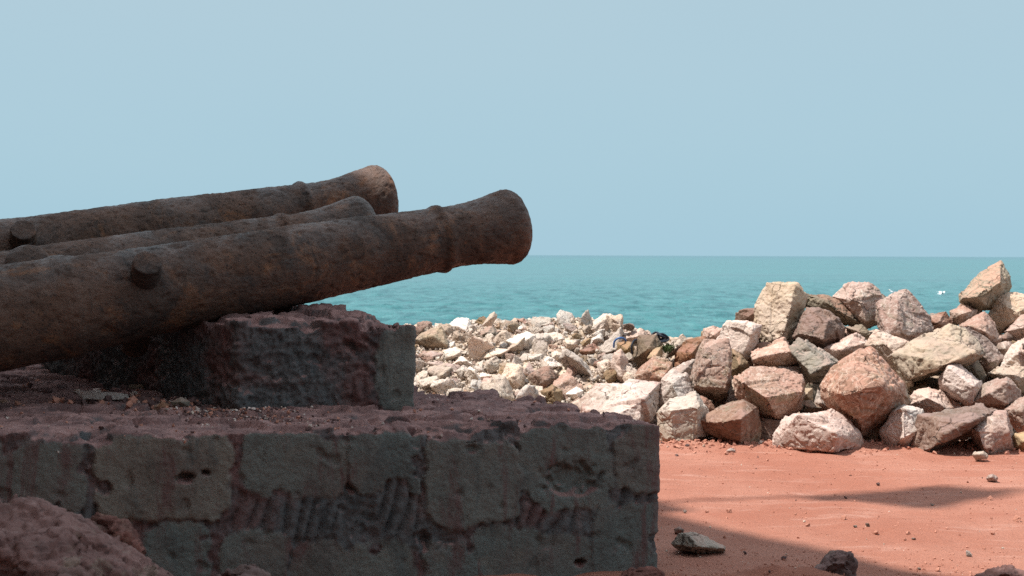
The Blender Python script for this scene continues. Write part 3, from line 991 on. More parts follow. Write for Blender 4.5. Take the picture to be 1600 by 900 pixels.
# ------------------------------------------------------------------ the boulders, each traced in the photo and set at its own depth on the bank
# material, outline, ridge points (px, py, metres in front of the outline), label, depth shift
BOULDERS = [
 ('cream', [(1199,444),(1243,447),(1256,465),(1250,495),(1237,540),(1226,543),(1186,537),(1181,508),(1184,478)], [(1240,448,.10),(1234,482,.20),(1221,526,.22),(1192,500,.10)], 'tallest cream boulder standing upright on the crest, dark on its right side', .1),
 ('brown', [(1150,488),(1162,484),(1186,480),(1186,515),(1168,522),(1150,508)], [(1170,495,.05)], 'small brown stone leaning behind the left foot of the tall upright cream boulder', .25),
 ('white', [(1122,532),(1137,501),(1172,502),(1188,509),(1181,540),(1167,562),(1140,548)], [(1177,512,.10),(1161,554,.12)], 'smooth lilac white slab leaning left of the tall upright boulder', .0),
 ('pink', [(1099,514),(1108,510),(1130,512),(1132,536),(1097,538)], [(1115,524,.08)], 'pale pink block on the crest left of the smooth lilac white slab', .15),
 ('mottled', [(1100,532),(1137,531),(1143,553),(1142,594),(1138,618),(1118,626),(1085,609),(1081,592),(1091,551)], [(1087,604,.14),(1134,606,.17),(1139,575,.12),(1100,545,.10)], 'large speckled brown block with a flat face and dark underside', -.15),
 ('brown', [(1056,548),(1074,533),(1102,526),(1104,560),(1085,574),(1056,576)], [(1080,552,.12)], 'dark mottled stone peeping out behind the flat speckled block', .2),
 ('tan', [(1144,546),(1152,550),(1168,566),(1169,580),(1152,592),(1140,582)], [(1155,570,.10)], 'knobbly tan lump wedged right of the flat speckled block', .0),
 ('pink', [(908,634),(938,603),(975,598),(1030,596),(1030,640),(1020,675),(960,695),(914,668)], [(970,607,.12),(1004,624,.25),(950,655,.30),(1000,665,.30)], 'long sloping pink streaked slab beside the corner of the platform', -.05),
 ('mottled', [(984,595),(1022,556),(1050,566),(1049,590),(1028,606),(1000,606)], [(1012,580,.08),(1035,590,.12)], 'smooth brownish slab lying above the long pink streaked slab', .1),
 ('pink', [(1046,582),(1066,566),(1086,562),(1084,592),(1058,602)], [(1065,582,.08)], 'small pinkish stone left of the flat speckled block', .12),
 ('white', [(1028,632),(1034,594),(1049,579),(1072,586),(1087,611),(1088,634),(1052,646)], [(1050,600,.12),(1062,625,.14)], 'craggy white boulder below the brownish slab', -.1),
 ('cream', [(1028,646),(1048,625),(1084,615),(1104,640),(1110,678),(1092,690),(1055,698),(1038,690),(1030,668)], [(1090,634,.16),(1091,686,.14),(1048,642,.14),(1050,692,.12)], 'big cream boulder with grey swirls on the ground by the platform corner', -.05),
 ('brown', [(1084,617),(1105,622),(1118,640),(1107,658),(1090,648)], [(1098,634,.08)], 'rough brown stone under the flat speckled block', .02),
 ('brown', [(1097,657),(1130,637),(1158,627),(1180,638),(1185,665),(1181,697),(1158,702),(1140,693),(1106,672)], [(1116,660,.16),(1158,654,.24),(1178,640,.10),(1157,692,.18)], 'dark brown boulder with a red top, second from the left on the ground', -.05),
 ('mottled', [(1149,588),(1170,578),(1196,573),(1226,577),(1250,587),(1254,606),(1247,638),(1220,661),(1190,654),(1170,641),(1150,622)], [(1153,592,.15),(1196,620,.32),(1251,612,.16),(1213,650,.22)], 'wide boulder with a broad pink top and dark brown front', -.15),
 ('white', [(1218,574),(1248,572),(1270,592),(1272,609),(1252,606),(1228,592)], [(1250,590,.06)], 'pale slab edge behind the wide pink topped boulder', .1),
 ('pink', [(1175,548),(1224,530),(1235,545),(1248,572),(1218,578),(1180,580)], [(1179,562,.18),(1192,557,.22),(1234,549,.17)], 'wedge block with pale pink top and grey shaded front', -.05),
 ('grey', [(1236,547),(1250,529),(1275,540),(1294,554),(1307,566),(1300,586),(1288,601),(1272,604),(1262,582)], [(1267,584,.18),(1292,570,.20)], 'olive brown block tilted to the right below the rounded brown boulder', -.05),
 ('brown', [(1243,526),(1250,502),(1262,481),(1294,487),(1312,498),(1322,512),(1319,528),(1290,549),(1268,537)], [(1251,521,.16),(1292,500,.18),(1286,530,.24),(1310,512,.12)], 'reddish brown rounded boulder just right of the tall upright cream one', -.05),
 ('grey', [(1262,459),(1294,461),(1311,470),(1336,495),(1352,511),(1320,506),(1295,490),(1260,482)], [(1296,474,.12),(1315,488,.14)], 'grey green slab lying along the crest on the rounded brown boulder', .1),
 ('mottled', [(1303,464),(1328,443),(1358,442),(1389,466),(1391,492),(1372,494),(1352,512),(1325,492)], [(1346,472,.16),(1354,502,.14)], 'broad pinkish boulder forming the middle hump of the crest', .1),
 ('mottled', [(1372,474),(1400,458),(1416,455),(1424,463),(1449,497),(1454,514),(1440,531),(1416,539),(1386,527),(1372,517)], [(1404,472,.12),(1400,505,.20),(1388,520,.20),(1420,522,.20)], 'pyramid shaped brown boulder with a cracked face on the crest', .0),
 ('brown', [(1447,497),(1478,486),(1487,500),(1483,517),(1455,522)], [(1465,505,.08)], 'low brown stone on the crest right of the pyramid shaped boulder', .12),
 ('grey', [(1502,460),(1532,425),(1562,411),(1577,432),(1579,447),(1572,463),(1548,481),(1528,483),(1503,471)], [(1504,466,.12),(1526,464,.22),(1563,441,.22),(1540,476,.12)], 'grey boulder balanced highest of all at the right end of the crest', .05),
 ('pink', [(1484,487),(1504,477),(1528,483),(1522,496),(1498,507),(1487,501)], [(1504,490,.10)], 'small pinkish stone supporting the left foot of the highest boulder', .05),
 ('pink', [(1499,509),(1520,496),(1538,488),(1552,503),(1562,530),(1552,540),(1528,527),(1508,522)], [(1540,519,.16),(1524,510,.12)], 'rosy stone with a dark end below the highest boulder', -.05),
 ('cream', [(1545,496),(1560,468),(1575,460),(1604,461),(1630,475),(1626,502),(1582,514),(1562,520)], [(1572,478,.12),(1596,490,.16),(1580,506,.12)], 'large cream boulder at the right edge beside the highest boulder', .1),
 ('pink', [(1570,518),(1582,505),(1604,490),(1640,498),(1640,536),(1592,538),(1578,530)], [(1598,512,.12)], 'rounded pale boulder below the large cream one at the right edge', .0),
 ('tan', [(1399,553),(1420,540),(1482,508),(1506,516),(1529,546),(1531,557),(1500,572),(1460,590),(1420,604),(1413,588)], [(1433,556,.20),(1488,530,.14),(1520,552,.24),(1426,592,.16),(1470,572,.28)], 'big yellowish boulder with a rough front and dark right end', -.2),
 ('mottled', [(1498,514),(1516,509),(1540,528),(1569,559),(1557,575),(1540,582),(1524,560)], [(1530,545,.10),(1548,566,.12)], 'pink brown slab leaning against the right of the big yellowish boulder', .05),
 ('white', [(1468,594),(1484,570),(1500,572),(1530,594),(1531,605),(1518,632),(1507,632),(1472,608)], [(1484,576,.10),(1521,604,.20),(1510,625,.16),(1474,600,.10)], 'white boulder with a reddish top resting under the big yellowish one', -.2),
 ('grey', [(1498,571),(1526,558),(1541,586),(1535,600),(1518,590)], [(1522,576,.04)], 'dark stone in the shade between the yellowish boulder and the slab', .1),
 ('pink', [(1519,630),(1538,597),(1572,590),(1594,610),(1594,622),(1577,637),(1550,638)], [(1573,598,.12),(1574,632,.14),(1545,615,.12)], 'smooth pale pink boulder above the right front boulders', -.1),
 ('cream', [(1542,584),(1560,571),(1600,575),(1625,600),(1594,614),(1570,596)], [(1585,586,.08)], 'pale blotched block behind the smooth pale pink boulder', .05),
 ('white', [(1566,574),(1582,540),(1602,524),(1635,540),(1635,584),(1582,582)], [(1590,552,.12),(1596,576,.12)], 'white streaked slab standing on edge at the right border', .0),
 ('brown', [(1562,527),(1574,519),(1583,527),(1579,536),(1566,536)], [(1572,529,.06)], 'little red stone squeezed below the large cream boulder', .02),
 ('pink', [(1556,546),(1560,536),(1580,533),(1586,546),(1568,558)], [(1570,545,.06)], 'little pale stone left of the white streaked slab', .02),
 ('mottled', [(1571,640),(1590,626),(1602,620),(1635,625),(1635,674),(1592,676),(1579,657)], [(1596,642,.14),(1600,664,.14)], 'grey pink boulder cut by the right border above the ground', -.05),
 ('tan', [(1583,676),(1602,674),(1635,680),(1635,722),(1596,718),(1585,702)], [(1600,690,.10)], 'lowest boulder cut by the right border, on the ground', -.05),
 ('mottled', [(1513,668),(1530,652),(1550,643),(1571,643),(1581,668),(1585,712),(1577,720),(1548,719),(1528,703)], [(1528,674,.16),(1576,674,.14),(1540,706,.16),(1550,660,.12)], 'blocky pink and olive boulder, rightmost whole one on the ground', -.2),
 ('brown', [(1439,650),(1488,639),(1520,633),(1553,641),(1538,662),(1514,670),(1494,692),(1458,712),(1437,717),(1430,706),(1433,680)], [(1466,654,.14),(1478,684,.24),(1512,662,.22),(1446,708,.12)], 'dark rusty boulder with an overhanging shaded face on the ground', -.25),
 ('white', [(1378,674),(1392,648),(1412,636),(1440,643),(1440,680),(1431,709),(1406,709),(1386,704)], [(1410,642,.12),(1411,686,.18),(1434,674,.14)], 'white boulder on the ground left of the dark rusty one', -.1),
 ('white', [(1416,634),(1430,612),(1452,605),(1470,610),(1499,635),(1484,646),(1440,652)], [(1450,622,.12),(1480,638,.12)], 'pale rounded boulder above the dark rusty one', -.05),
 ('mottled', [(1284,603),(1296,585),(1312,566),(1342,548),(1360,545),(1386,572),(1409,598),(1418,624),(1386,647),(1362,669),(1349,684),(1334,675),(1304,642),(1287,624)], [(1312,616,.30),(1346,608,.36),(1390,602,.26),(1345,664,.24),(1312,580,.16),(1372,585,.24)], 'biggest boulder of all, reddish above and olive below, in the middle', -.3),
 ('pink', [(1216,680),(1238,645),(1264,648),(1296,641),(1320,658),(1337,678),(1342,698),(1322,703),(1290,708),(1242,706),(1216,695)], [(1252,652,.14),(1250,700,.12),(1307,678,.24),(1301,704,.20),(1290,650,.10)], 'whitish pink boulder lying on the ground left of the biggest boulder', -.2),
 ('brown', [(1186,655),(1226,660),(1218,696),(1188,702)], [(1204,680,.03)], 'brown stone in deep shade under the wide pink topped boulder', .1),
 ('grey', [(1248,628),(1268,626),(1283,637),(1276,648),(1250,648)], [(1264,636,.06)], 'small grey stone above the whitish pink boulder', .02),
 ('cream', [(1251,607),(1270,606),(1269,628),(1251,626)], [(1260,616,.05)], 'small cream chip right of the wide pink topped boulder', .02),
 ('white', [(1278,606),(1288,622),(1299,643),(1286,646),(1272,630)], [(1284,630,.04)], 'narrow white stone left of the biggest boulder', .04),
 ('white', [(1355,542),(1372,520),(1418,537),(1409,560),(1426,600),(1420,618),(1398,592),(1374,566)], [(1385,540,.10),(1405,560,.10)], 'bright white slab between the biggest and the big yellowish boulder', .05),
 ('pink', [(1291,545),(1336,522),(1357,534),(1350,552),(1328,567),(1305,565)], [(1318,546,.12)], 'pale pink block behind the top of the biggest boulder', .0),
 ('tan', [(1320,511),(1346,508),(1364,526),(1356,537),(1335,527)], [(1342,518,.08)], 'small tan stone under the broad pinkish boulder', .05),
 ('brown', [(1344,692),(1362,668),(1391,644),(1386,672),(1388,703),(1352,706)], [(1368,686,.03)], 'brown stone in the shade under the right of the biggest boulder', .1),
 ('grey', [(1422,606),(1456,590),(1472,596),(1472,607),(1450,611),(1428,614)], [(1446,602,.03)], 'olive stone in the shade under the big yellowish boulder', .1),
 ('rust', [(989,562),(1000,525),(1024,525),(1032,540),(1029,562),(1002,570)], [(1012,545,.12)], 'dark rusty lump on the crest under the black rope', .05),
 ('tan', [(965,536),(988,534),(993,552),(984,562),(966,556)], [(980,546,.08)], 'tan lump left of the dark rusty lump with the rope', .05),
 ('tan', [(1012,560),(1022,545),(1034,542),(1036,562),(1024,572)], [(1024,556,.08)], 'knobbly tan stone right below the dark rusty lump', .0),
 ('white', [(954,574),(960,550),(970,544),(980,562),(984,592),(971,598),(957,586)], [(968,562,.06),(972,588,.08)], 'white pointed stone standing on end in the rubble', -.05),
 ('cream', [(1040,560),(1046,538),(1066,522),(1074,533),(1060,552)], [(1056,544,.10)], 'cream rounded stone on the crest right of the rope', .1),
 ('white', [(968,530),(984,520),(1000,513),(1015,521),(1008,532),(980,536)], [(995,526,.08)], 'bright white boulder on the skyline left of the rope', .2),
 ('white', [(934,530),(946,522),(971,523),(972,536),(940,540)], [(955,530,.06)], 'low white stone on the skyline by the blue strap', .2),
 ('white', [(902,530),(906,521),(922,518),(934,526),(928,536),(908,538)], [(918,528,.06)], 'chalky white stone on the skyline above the rubble', .2),
]
GROUP_B = 'boulders heaped along the shore'


def back_shell(outline, ridge, Y, thick):
    cx = sum(p[0] for p in outline) / len(outline); cy = sum(p[1] for p in outline) / len(outline)
    pts = [P(x, y, Y) for x, y in outline]
    pts += [P(x, y, Y - f) for x, y, f in ridge]
    pts += [P(cx + (x - cx) * 0.72, cy + (y - cy) * 0.72 + 2, Y + thick) for x, y in outline]
    return pts


def make_boulder(spec, i, name='boulder', cat='boulder', group=GROUP_B, Y=None, vox=None, rough=1.0):
    mat, outline, ridge, label, dy = spec
    mx_ = sum(p[0] for p in outline) / len(outline); my_ = sum(p[1] for p in outline) / len(outline)
    if group in (GROUP_B, 'rubble stones on the bank'):          # the relief eats a little of the outline
        outline = [(mx_ + (x - mx_) * (1.12 if group == GROUP_B else 1.06), my_ + (y - my_) * (1.09 if group == GROUP_B else 1.06)) for x, y in outline]
        ridge = [(mx_ + (x - mx_) * 1.05, my_ + (y - my_) * 1.05, f * (1.42 if group == GROUP_B else 1.2)) for x, y, f in ridge]
    rng = random.Random(100 + i)
    xs, ys = [p[0] for p in outline], [p[1] for p in outline]
    cx = (min(xs) + max(xs)) / 2
    if Y is None:
        Y = hit(cx, min(max(ys) - 2, sum(ys) / len(ys) + 0.22 * (max(ys) - min(ys)))) or 11.5
        Y += dy + 0.05
    w = (max(xs) - min(xs)) / F * Y; h = (max(ys) - min(ys)) / F * Y
    size = (w * h) ** 0.5
    bm_ = hull_bm(back_shell(outline, ridge, Y, 0.75 * size))
    chip(bm_, rng, 2, size, 0.90, 0.97)
    me_ = remeshed(bm_, vox or max(0.0065, size / 72))
    relax(me_, 1, 0.35)
    rock_relief(me_, size, 500 + i, rough)
    set_smooth(me_)
    if name == 'foreground_rock':                               # lava rock: granular and pitted at close range
        co_, no_ = get_co(me_), get_no(me_)
        g_ = 0.013 * fbm(co_ * 9 + i, 5, .66) + 0.012 * (smooth(.02, .06, fbm(co_ * 7 + i, 4)) - .5) + 0.008 * ridged(co_ * 24 + i, 4) + 0.004 * fbm(co_ * 70 + i, 3) - 0.009 * smooth(.25, .55, perlin(co_ * 22 + i))
        set_co(me_, co_ + no_ * g_[:, None])
        set_smooth(me_)
    loc = centred(me_)
    me_.name = name
    o = link(name, me_, M[mat], loc=loc)
    return tag(o, label, cat, group)


for i, sp in enumerate(BOULDERS):
    make_boulder(sp, i, rough=0.8)

# ------------------------------------------------------------------ the rubble: the stones one can tell apart
KEY = [
 ('chalk', [(694,529),(695,513),(715,496),(732,498),(738,511),(732,530),(715,533)], [(712,508,.08),(728,516,.12)], 'biggest white rubble stone on the skyline, left of the upright finger stone', .1),
 ('sandy', [(730,500),(744,500),(748,508),(740,518),(732,516)], [(740,508,.05)], 'cream stone tucked behind the biggest white rubble stone', .25),
 ('grey', [(738,529),(753,517),(770,507),(783,526),(770,531)], [(760,520,.08),(772,522,.06)], 'grey green wedge right of the biggest white rubble stone', .05),
 ('sandy', [(752,510),(761,495),(772,487),(779,493),(768,508)], [(768,497,.05)], 'upright finger stone sticking up from the skyline', .15),
 ('tan', [(781,510),(790,500),(801,502),(803,512),(792,528),(784,522)], [(792,512,.07)], 'tan stone on the skyline right of the finger stone', .12),
 ('brown', [(803,496),(817,498),(839,512),(836,522),(816,512)], [(820,506,.05)], 'brown slab slanting down on the skyline', .15),
 ('chalk', [(804,515),(815,508),(821,515),(811,521)], [(812,514,.04)], 'small white stone under the slanting brown slab', .0),
 ('chalk', [(790,532),(824,519),(836,524),(833,543),(814,549),(798,544)], [(828,528,.08),(812,540,.10)], 'brightest white block in the upper rubble', -.05),
 ('sandy', [(750,562),(761,545),(797,545),(784,560),(768,564)], [(782,553,.10),(764,558,.08)], 'flat topped cream block in the middle of the rubble', -.05),
 ('pink', [(665,567),(682,564),(720,571),(720,587),(703,584),(680,577)], [(700,572,.06),(712,582,.08)], 'thin flat slab with a shaded underside, left part of the rubble', -.05),
 ('pink', [(745,602),(757,591),(778,591),(784,601),(772,606)], [(764,598,.06)], 'rose red rounded stone low in the rubble', -.02),
 ('tan', [(846,612),(862,600),(878,611),(881,630),(863,638),(849,624)], [(864,612,.10),(868,630,.10)], 'upright ochre stone at the foot of the rubble', -.05),
 ('chalk', [(882,616),(901,603),(913,610),(909,623),(895,627)], [(900,616,.08)], 'white stone with a dark hollow under it by the ochre stone', -.03),
 ('grey', [(856,549),(872,546),(892,548),(897,555),(866,564)], [(876,556,.06)], 'flat grey slab in the right of the rubble', -.02),
 ('sandy', [(845,523),(868,518),(894,528),(894,542),(878,546),(860,546)], [(868,532,.09),(884,538,.08)], 'wide cream block on the crest with a brown right end', .08),
 ('sandy', [(642,512),(651,506),(660,516),(648,522)], [(650,513,.04)], 'round cream stone on the skyline touching the gun rest', .15),
 ('chalk', [(665,531),(678,515),(690,527),(682,533)], [(678,525,.05)], 'pale stone with a shaded hollow near the gun rest', .02),
 ('sandy', [(685,518),(694,507),(700,512),(696,524)], [(693,515,.04)], 'narrow cream stone left of the biggest white rubble stone', .15),
 ('sandy', [(805,566),(818,553),(848,553),(850,566),(830,572),(812,572)], [(830,561,.08)], 'long cream block above the rose red stone', .0),
 ('chalk', [(843,572),(852,556),(860,560),(864,584),(850,588)], [(855,572,.07)], 'tall white chunk left of the flat grey slab', -.02),
 ('pink', [(880,600),(886,572),(902,570),(902,594),(890,604)], [(892,588,.07)], 'pinkish chunk right of the tall white chunk', -.02),
 ('pink', [(657,560),(672,547),(692,552),(692,562),(672,566)], [(676,557,.06)], 'rose cream stone left of the flat topped block', .0),
 ('chalk', [(690,550),(712,541),(730,552),(730,560),(700,558)], [(712,551,.06)], 'white ledge stone below the biggest white rubble stone', .0),
 ('tan', [(774,580),(780,568),(800,566),(804,582),(790,588)], [(790,577,.07)], 'tan cracked stone under the flat topped cream block', -.02),
 ('brown', [(905,548),(925,536),(940,545),(938,558),(915,560)], [(922,549,.08)], 'brown stone high in the right of the rubble', .02),
]
for i, sp in enumerate(KEY):
    make_boulder(sp, 200 + i, 'rubble_stone', 'stone', 'rubble stones on the bank', rough=1.5)

RB = random.Random(5)
PROTO = []
for k_ in range(16):
    n_pts = RB.choice((9, 11, 14, 18))
    pts = []
    for _ in range(n_pts):
        v_ = Vector((RB.gauss(0, 1), RB.gauss(0, 1), RB.gauss(0, 1))).normalized()
        pts.append(Vector((v_.x * RB.uniform(.42, .60), v_.y * RB.uniform(.35, .55), v_.z * RB.uniform(.28, .48))))
    bm_ = hull_bm(pts)
    chip(bm_, RB, 2, 1.0, 0.8, 0.93)
    me_ = remeshed(bm_, 0.034)
    relax(me_, 1)
    rock_relief(me_, 1.0, 900 + k_, 1.9, 18)
    set_smooth(me_)
    me_.name = 'rubble_stone'
    me_.materials.append(M['cream'])
    PROTO.append(me_)

TONES = [('sandy', 'cream', 12), ('chalk', 'white', 11), ('pink', 'pinkish', 4), ('tan', 'tan', 2.5), ('grey', 'grey', .7), ('brown', 'brown', .6)]


def scatter_stone(p, d, tone, label, cat, group, name='rubble_stone', sink=0.25):
    o = bpy.data.objects.new(name, RB.choice(PROTO))
    COL.objects.link(o)
    o.material_slots[0].link = 'OBJECT'
    o.material_slots[0].material = M[tone if name != 'pebble' or tone != 'brown' else 'clod']
    o.rotation_euler = (RB.uniform(-.7, .7), RB.uniform(-.7, .7), RB.uniform(0, 6.28))
    o.scale = (d * RB.uniform(.85, 1.2), d * RB.uniform(.8, 1.15), d * RB.uniform(.8, 1.2))
    o.location = p + Vector((0, 0, d * (0.40 - sink)))
    return tag(o, label, cat, group)


placed = []
taken = []
for sp in KEY + [b for b in BOULDERS if max(p[0] for p in b[1]) < 1050]:
    xs, ys = [p[0] for p in sp[1]], [p[1] for p in sp[1]]
    taken.append((min(xs) + 3, max(xs) - 3, min(ys) + 3, max(ys) - 3))
n_st = 0
for (dmin, dmax, count) in ((.26, .40, 16), (.16, .26, 45), (.09, .16, 105), (.055, .09, 110)):
    tries = 0; got = 0
    while got < count and tries < 6000:
        tries += 1
        px = RB.uniform(632, 985); py = RB.uniform(505, 660)
        Y = hit(px, py)
        if Y is None or Y > 12.9:
            continue
        if px > 905 and py > 596: continue
        d = RB.uniform(dmin, dmax)
        if any(a - 2 < px < b + 2 and c_2 < py < e + 2 for a, b, c_2, e in taken): continue
        p = P(px, py, Y)
        if any((p - q).length < 0.37 * (d + e) for q, e in placed): continue
        placed.append((p, d)); got += 1
        tone = RB.choices([t[0] for t in TONES], [t[2] for t in TONES])[0]
        word = [t[1] for t in TONES if t[0] == tone][0]
        size_w = 'fist sized' if d < .09 else 'head sized' if d < .16 else 'large' if d < .26 else 'very large'
        zone = 'upper' if Y > 11.55 else 'lower'
        side_w = 'beside the gun rest' if px < 760 else 'in the middle of the bank' if px < 870 else 'near the boulders'
        grp = 'small rubble stones on the bank'
        scatter_stone(p, d, tone, f'{size_w} {word} broken stone among the {zone} rubble {side_w}', 'stone', grp)

# more boulders filling the heap behind and between the traced ones
FILL = [(1095, 655, .2), (1128, 610, .22), (1145, 630, .22), (1190, 590, .24), (1255, 600, .26), (1280, 560, .28), (1340, 540, .26), (1385, 545, .26), (1420, 580, .26), (1445, 600, .24), (1470, 560, .26), (1500, 600, .26), (1530, 580, .26), (1510, 640, .24), (1575, 585, .26), (1590, 630, .26), (1370, 690, .22), (1265, 650, .2), (1230, 670, .2), (1070, 600, .24), (1040, 620, .24), (1500, 690, .2), (1265, 508, .3), (1312, 492, .3), (1345, 478, .3), (1395, 490, .3), (1440, 512, .3), (1475, 505, .28), (1510, 492, .3), (1555, 500, .3), (1590, 490, .3), (1210, 520, .3), (1110, 530, .25), (1075, 590, .3), (1120, 560, .34), (1160, 530, .35), (1200, 560, .36), (1250, 560, .36), (1290, 590, .3), (1330, 530, .36), (1360, 560, .36), (1400, 530, .36), (1440, 560, .36),
        (1470, 620, .32), (1500, 545, .36), (1540, 560, .36), (1590, 560, .34), (1600, 520, .36), (1110, 640, .3), (1200, 640, .34), (1270, 620, .34), (1400, 640, .3), (1620, 640, .36), (1480, 520, .3), (1350, 495, .3), (1230, 495, .2), (1160, 660, .24), (1560, 640, .3), (1330, 690, .2)]
for (px, py, d) in FILL:
    Y = hit(px, py)
    if Y is None: continue
    o = scatter_stone(P(px, py, Y + 0.26), d, RB.choice(('brown', 'grey', 'mottled', 'tan', 'pink')), 'shadowed stone wedged deep in the gaps between the boulders', 'boulder', 'stones deep in the boulder heap', 'boulder', 0.42)
# the heap carries on to the right of the frame
for j in range(27):
    x = 3.55 + 0.44 * (j % 9) + RB.uniform(-.1, .1); y = 9.85 + 0.62 * (j // 9) + RB.uniform(-.1, .1)
    p = Vector((x, y, float(pile_z(np.array([x]), np.array([y]))[0])))
    if abs(p.x / p.y * F) < 815: continue
    scatter_stone(p, RB.uniform(.5, .75), RB.choice(('pink', 'brown', 'cream', 'mottled')), 'boulder of the heap going on beyond the right border', 'boulder', 'boulders beyond the right border', 'boulder', 0.15)


# ------------------------------------------------------------------ grit: broken bits nobody could count
def grit(name, spots, mats, weights, seed):
    rg = random.Random(seed)
    vs_, fs_, mi = [], [], []
    for (p, d) in spots:
        pts = []
        n = rg.choice((6, 7, 8))
        ax_ = [rg.uniform(.6, 1.2) for _ in range(3)]
        rot = Euler((rg.uniform(0, 6), rg.uniform(0, 6), rg.uniform(0, 6))).to_matrix()
        # an uneven double pyramid with a crooked ring
        ring = [Vector((math.cos(6.283 * k / 5 + rg.uniform(-.3, .3)) * ax_[0] * rg.uniform(.7, 1.1), math.sin(6.283 * k / 5) * ax_[1] * rg.uniform(.7, 1.1), rg.uniform(-.3, .3))) for k in range(5)]
        pts = ring + [Vector((rg.uniform(-.3, .3), rg.uniform(-.3, .3), ax_[2] * .8)), Vector((rg.uniform(-.3, .3), rg.uniform(-.3, .3), -ax_[2] * .8))]
        b0 = len(vs_)
        for q in pts:
            q = rot @ (q * d * 0.5) + p
            vs_.append(tuple(q))
        m_ = rg.choices(range(len(mats)), weights)[0]
        for k in range(5):
            fs_.append((b0 + k, b0 + (k + 1) % 5, b0 + 5)); fs_.append((b0 + (k + 1) % 5, b0 + k, b0 + 6)); mi += [m_, m_]
    me_ = bpy.data.meshes.new(name)
    me_.from_pydata(vs_, [], fs_)
    for m_ in mats: me_.materials.append(M[m_])
    me_.polygons.foreach_set('material_index', np.array(mi, dtype=np.int32))
    me_.update()
    o = bpy.data.objects.new(name, me_)
    COL.objects.link(o)
    tag(o, kind='stuff')
    return o


e_ = NT('earth_clod')
co = e_.coords(False)
M['clod'] = e_.done(e_.mix(e_.noise(co, 30, 5, .6), (0.37, 0.15, 0.10), (0.50, 0.26, 0.19)), 0.95, e_.bump(e_.noise(co, 120, 6, .7), .6, .004))
l_ = NT('lava_crumb')
co = l_.coords(False)
M['crumb'] = l_.done(l_.mix(l_.noise(co, 30, 5, .6), (0.05, 0.042, 0.042), (0.17, 0.09, 0.08)), 0.95, l_.bump(l_.noise(co, 120, 6, .7), .6, .004))

RG = random.Random(11)
spots = []
while len(spots) < 13500:
    x = RG.uniform(-1.6, 1.3) if len(spots) < 9000 else RG.uniform(-4.2, -1.5); y = RG.uniform(10.1, 13.0)
    z = float(bank_z(np.array([x]), np.array([y]))[0])
    spots.append((Vector((x, y, z + .012)), 0.014 + 0.055 * RG.random() ** 2.6))
grit('bank_gravel', spots, ['sandy', 'chalk', 'pink', 'tan'], [5, 5, 1.2, .6], 3)
spots = []
xs_, ys_ = [], []
for _ in range(1500):
    xs_.append(RG.uniform(0.8, 4.2)); ys_.append(RG.gauss(9.60, .13))
for _ in range(2600):
    xs_.append(RG.uniform(0.3, 3.6)); ys_.append(RG.uniform(5.0, 9.6))
for _ in range(1600):
    xs_.append(RG.uniform(0.5, 2.6)); ys_.append(RG.uniform(5.0, 6.3))
zs_ = ground_z(np.array(xs_), np.array(ys_))
for i, (x, y) in enumerate(zip(xs_, ys_)):
    d = (0.010 + 0.042 * RG.random() ** 3.5) if i < 1500 else 0.005 + 0.014 * RG.random() ** 4
    spots.append((Vector((x, y, float(zs_[i]) + d * .15)), d))
grit('ground_grit', spots, ['clod', 'clod', 'cream', 'crumb'], [6, 5, .6, .2], 4)


def top_z(px, py):
    """first thing of the platform below the pixel's ray: point on its top sheet"""
    Y = (CAM_H - PLAT_Z) * F / max(1, (py - HZ))
    return P(px, py, Y)


DG = bpy.context.evaluated_depsgraph_get()
def drop(p, h=0.5):
    """the surface straight below p (platform, ground)"""
    best = None
    for ob in (plat, bpy.data.objects['ground']):
        ok, loc, no_, ix = ob.ray_cast(Vector((p.x, p.y, p.z + h)), Vector((0, 0, -1)))
        if ok and (best is None or loc.z > best): best = loc.z
    return Vector((p.x, p.y, best if best is not None else 0.0))


spots = []
for _ in range(4200):
    r_ = RG.random()
    if r_ < .75:
        px = RG.gauss(330, 75); py = 630 + (px - 200) * 0.11 + RG.gauss(0, 7)
    elif r_ < .93: px, py = RG.uniform(-20, 600), RG.uniform(600, 690)
    else: px, py = RG.uniform(640, 1000), RG.uniform(618, 668)
    if py < 596: continue
    p = top_z(px, py)
    p = drop(p, .12)
    if abs(p.z - PLAT_Z) > .1: continue
    d = 0.005 + (0.018 if px > 420 or py > 645 else 0.05) * RG.random() ** 3
    spots.append((p + Vector((0, 0, d * .2)), d))
grit('platform_grit', spots, ['crumb', 'clod', 'white', 'cream'], [5, 3, 1.6, .6], 5)


NEARM = rock_mat('near_red_rock', (0.125, 0.056, 0.046), (0.21, 0.105, 0.088), (0.035, 0.023, 0.022), (0.25, 0.125, 0.105), 0.35, 0.8, scale=2.4, vary=0.05, olive=0.4, cracks=0.0)
M['near'] = NEARM
# ------------------------------------------------------------------ single stones lying about
def lying(name, mat, outline, ridge, label, base_py, i, cat='stone', group=None, top=None, rough=1.0, vox=None):
    """a stone whose foot the photo shows at base_py, on the ground or on the platform top"""
    lev = PLAT_Z if top else 0.0
    Y = (CAM_H - lev) * F / (base_py - HZ)
    o = make_boulder((mat, outline, ridge, label, 0), i, name, cat, group, Y=Y, vox=vox, rough=rough)
    z = drop(Vector((o.location.x, o.location.y, lev)), .3).z
    o.location.z = z - 0.008 if top else min(o.location.z, z + 0.005)
    return o


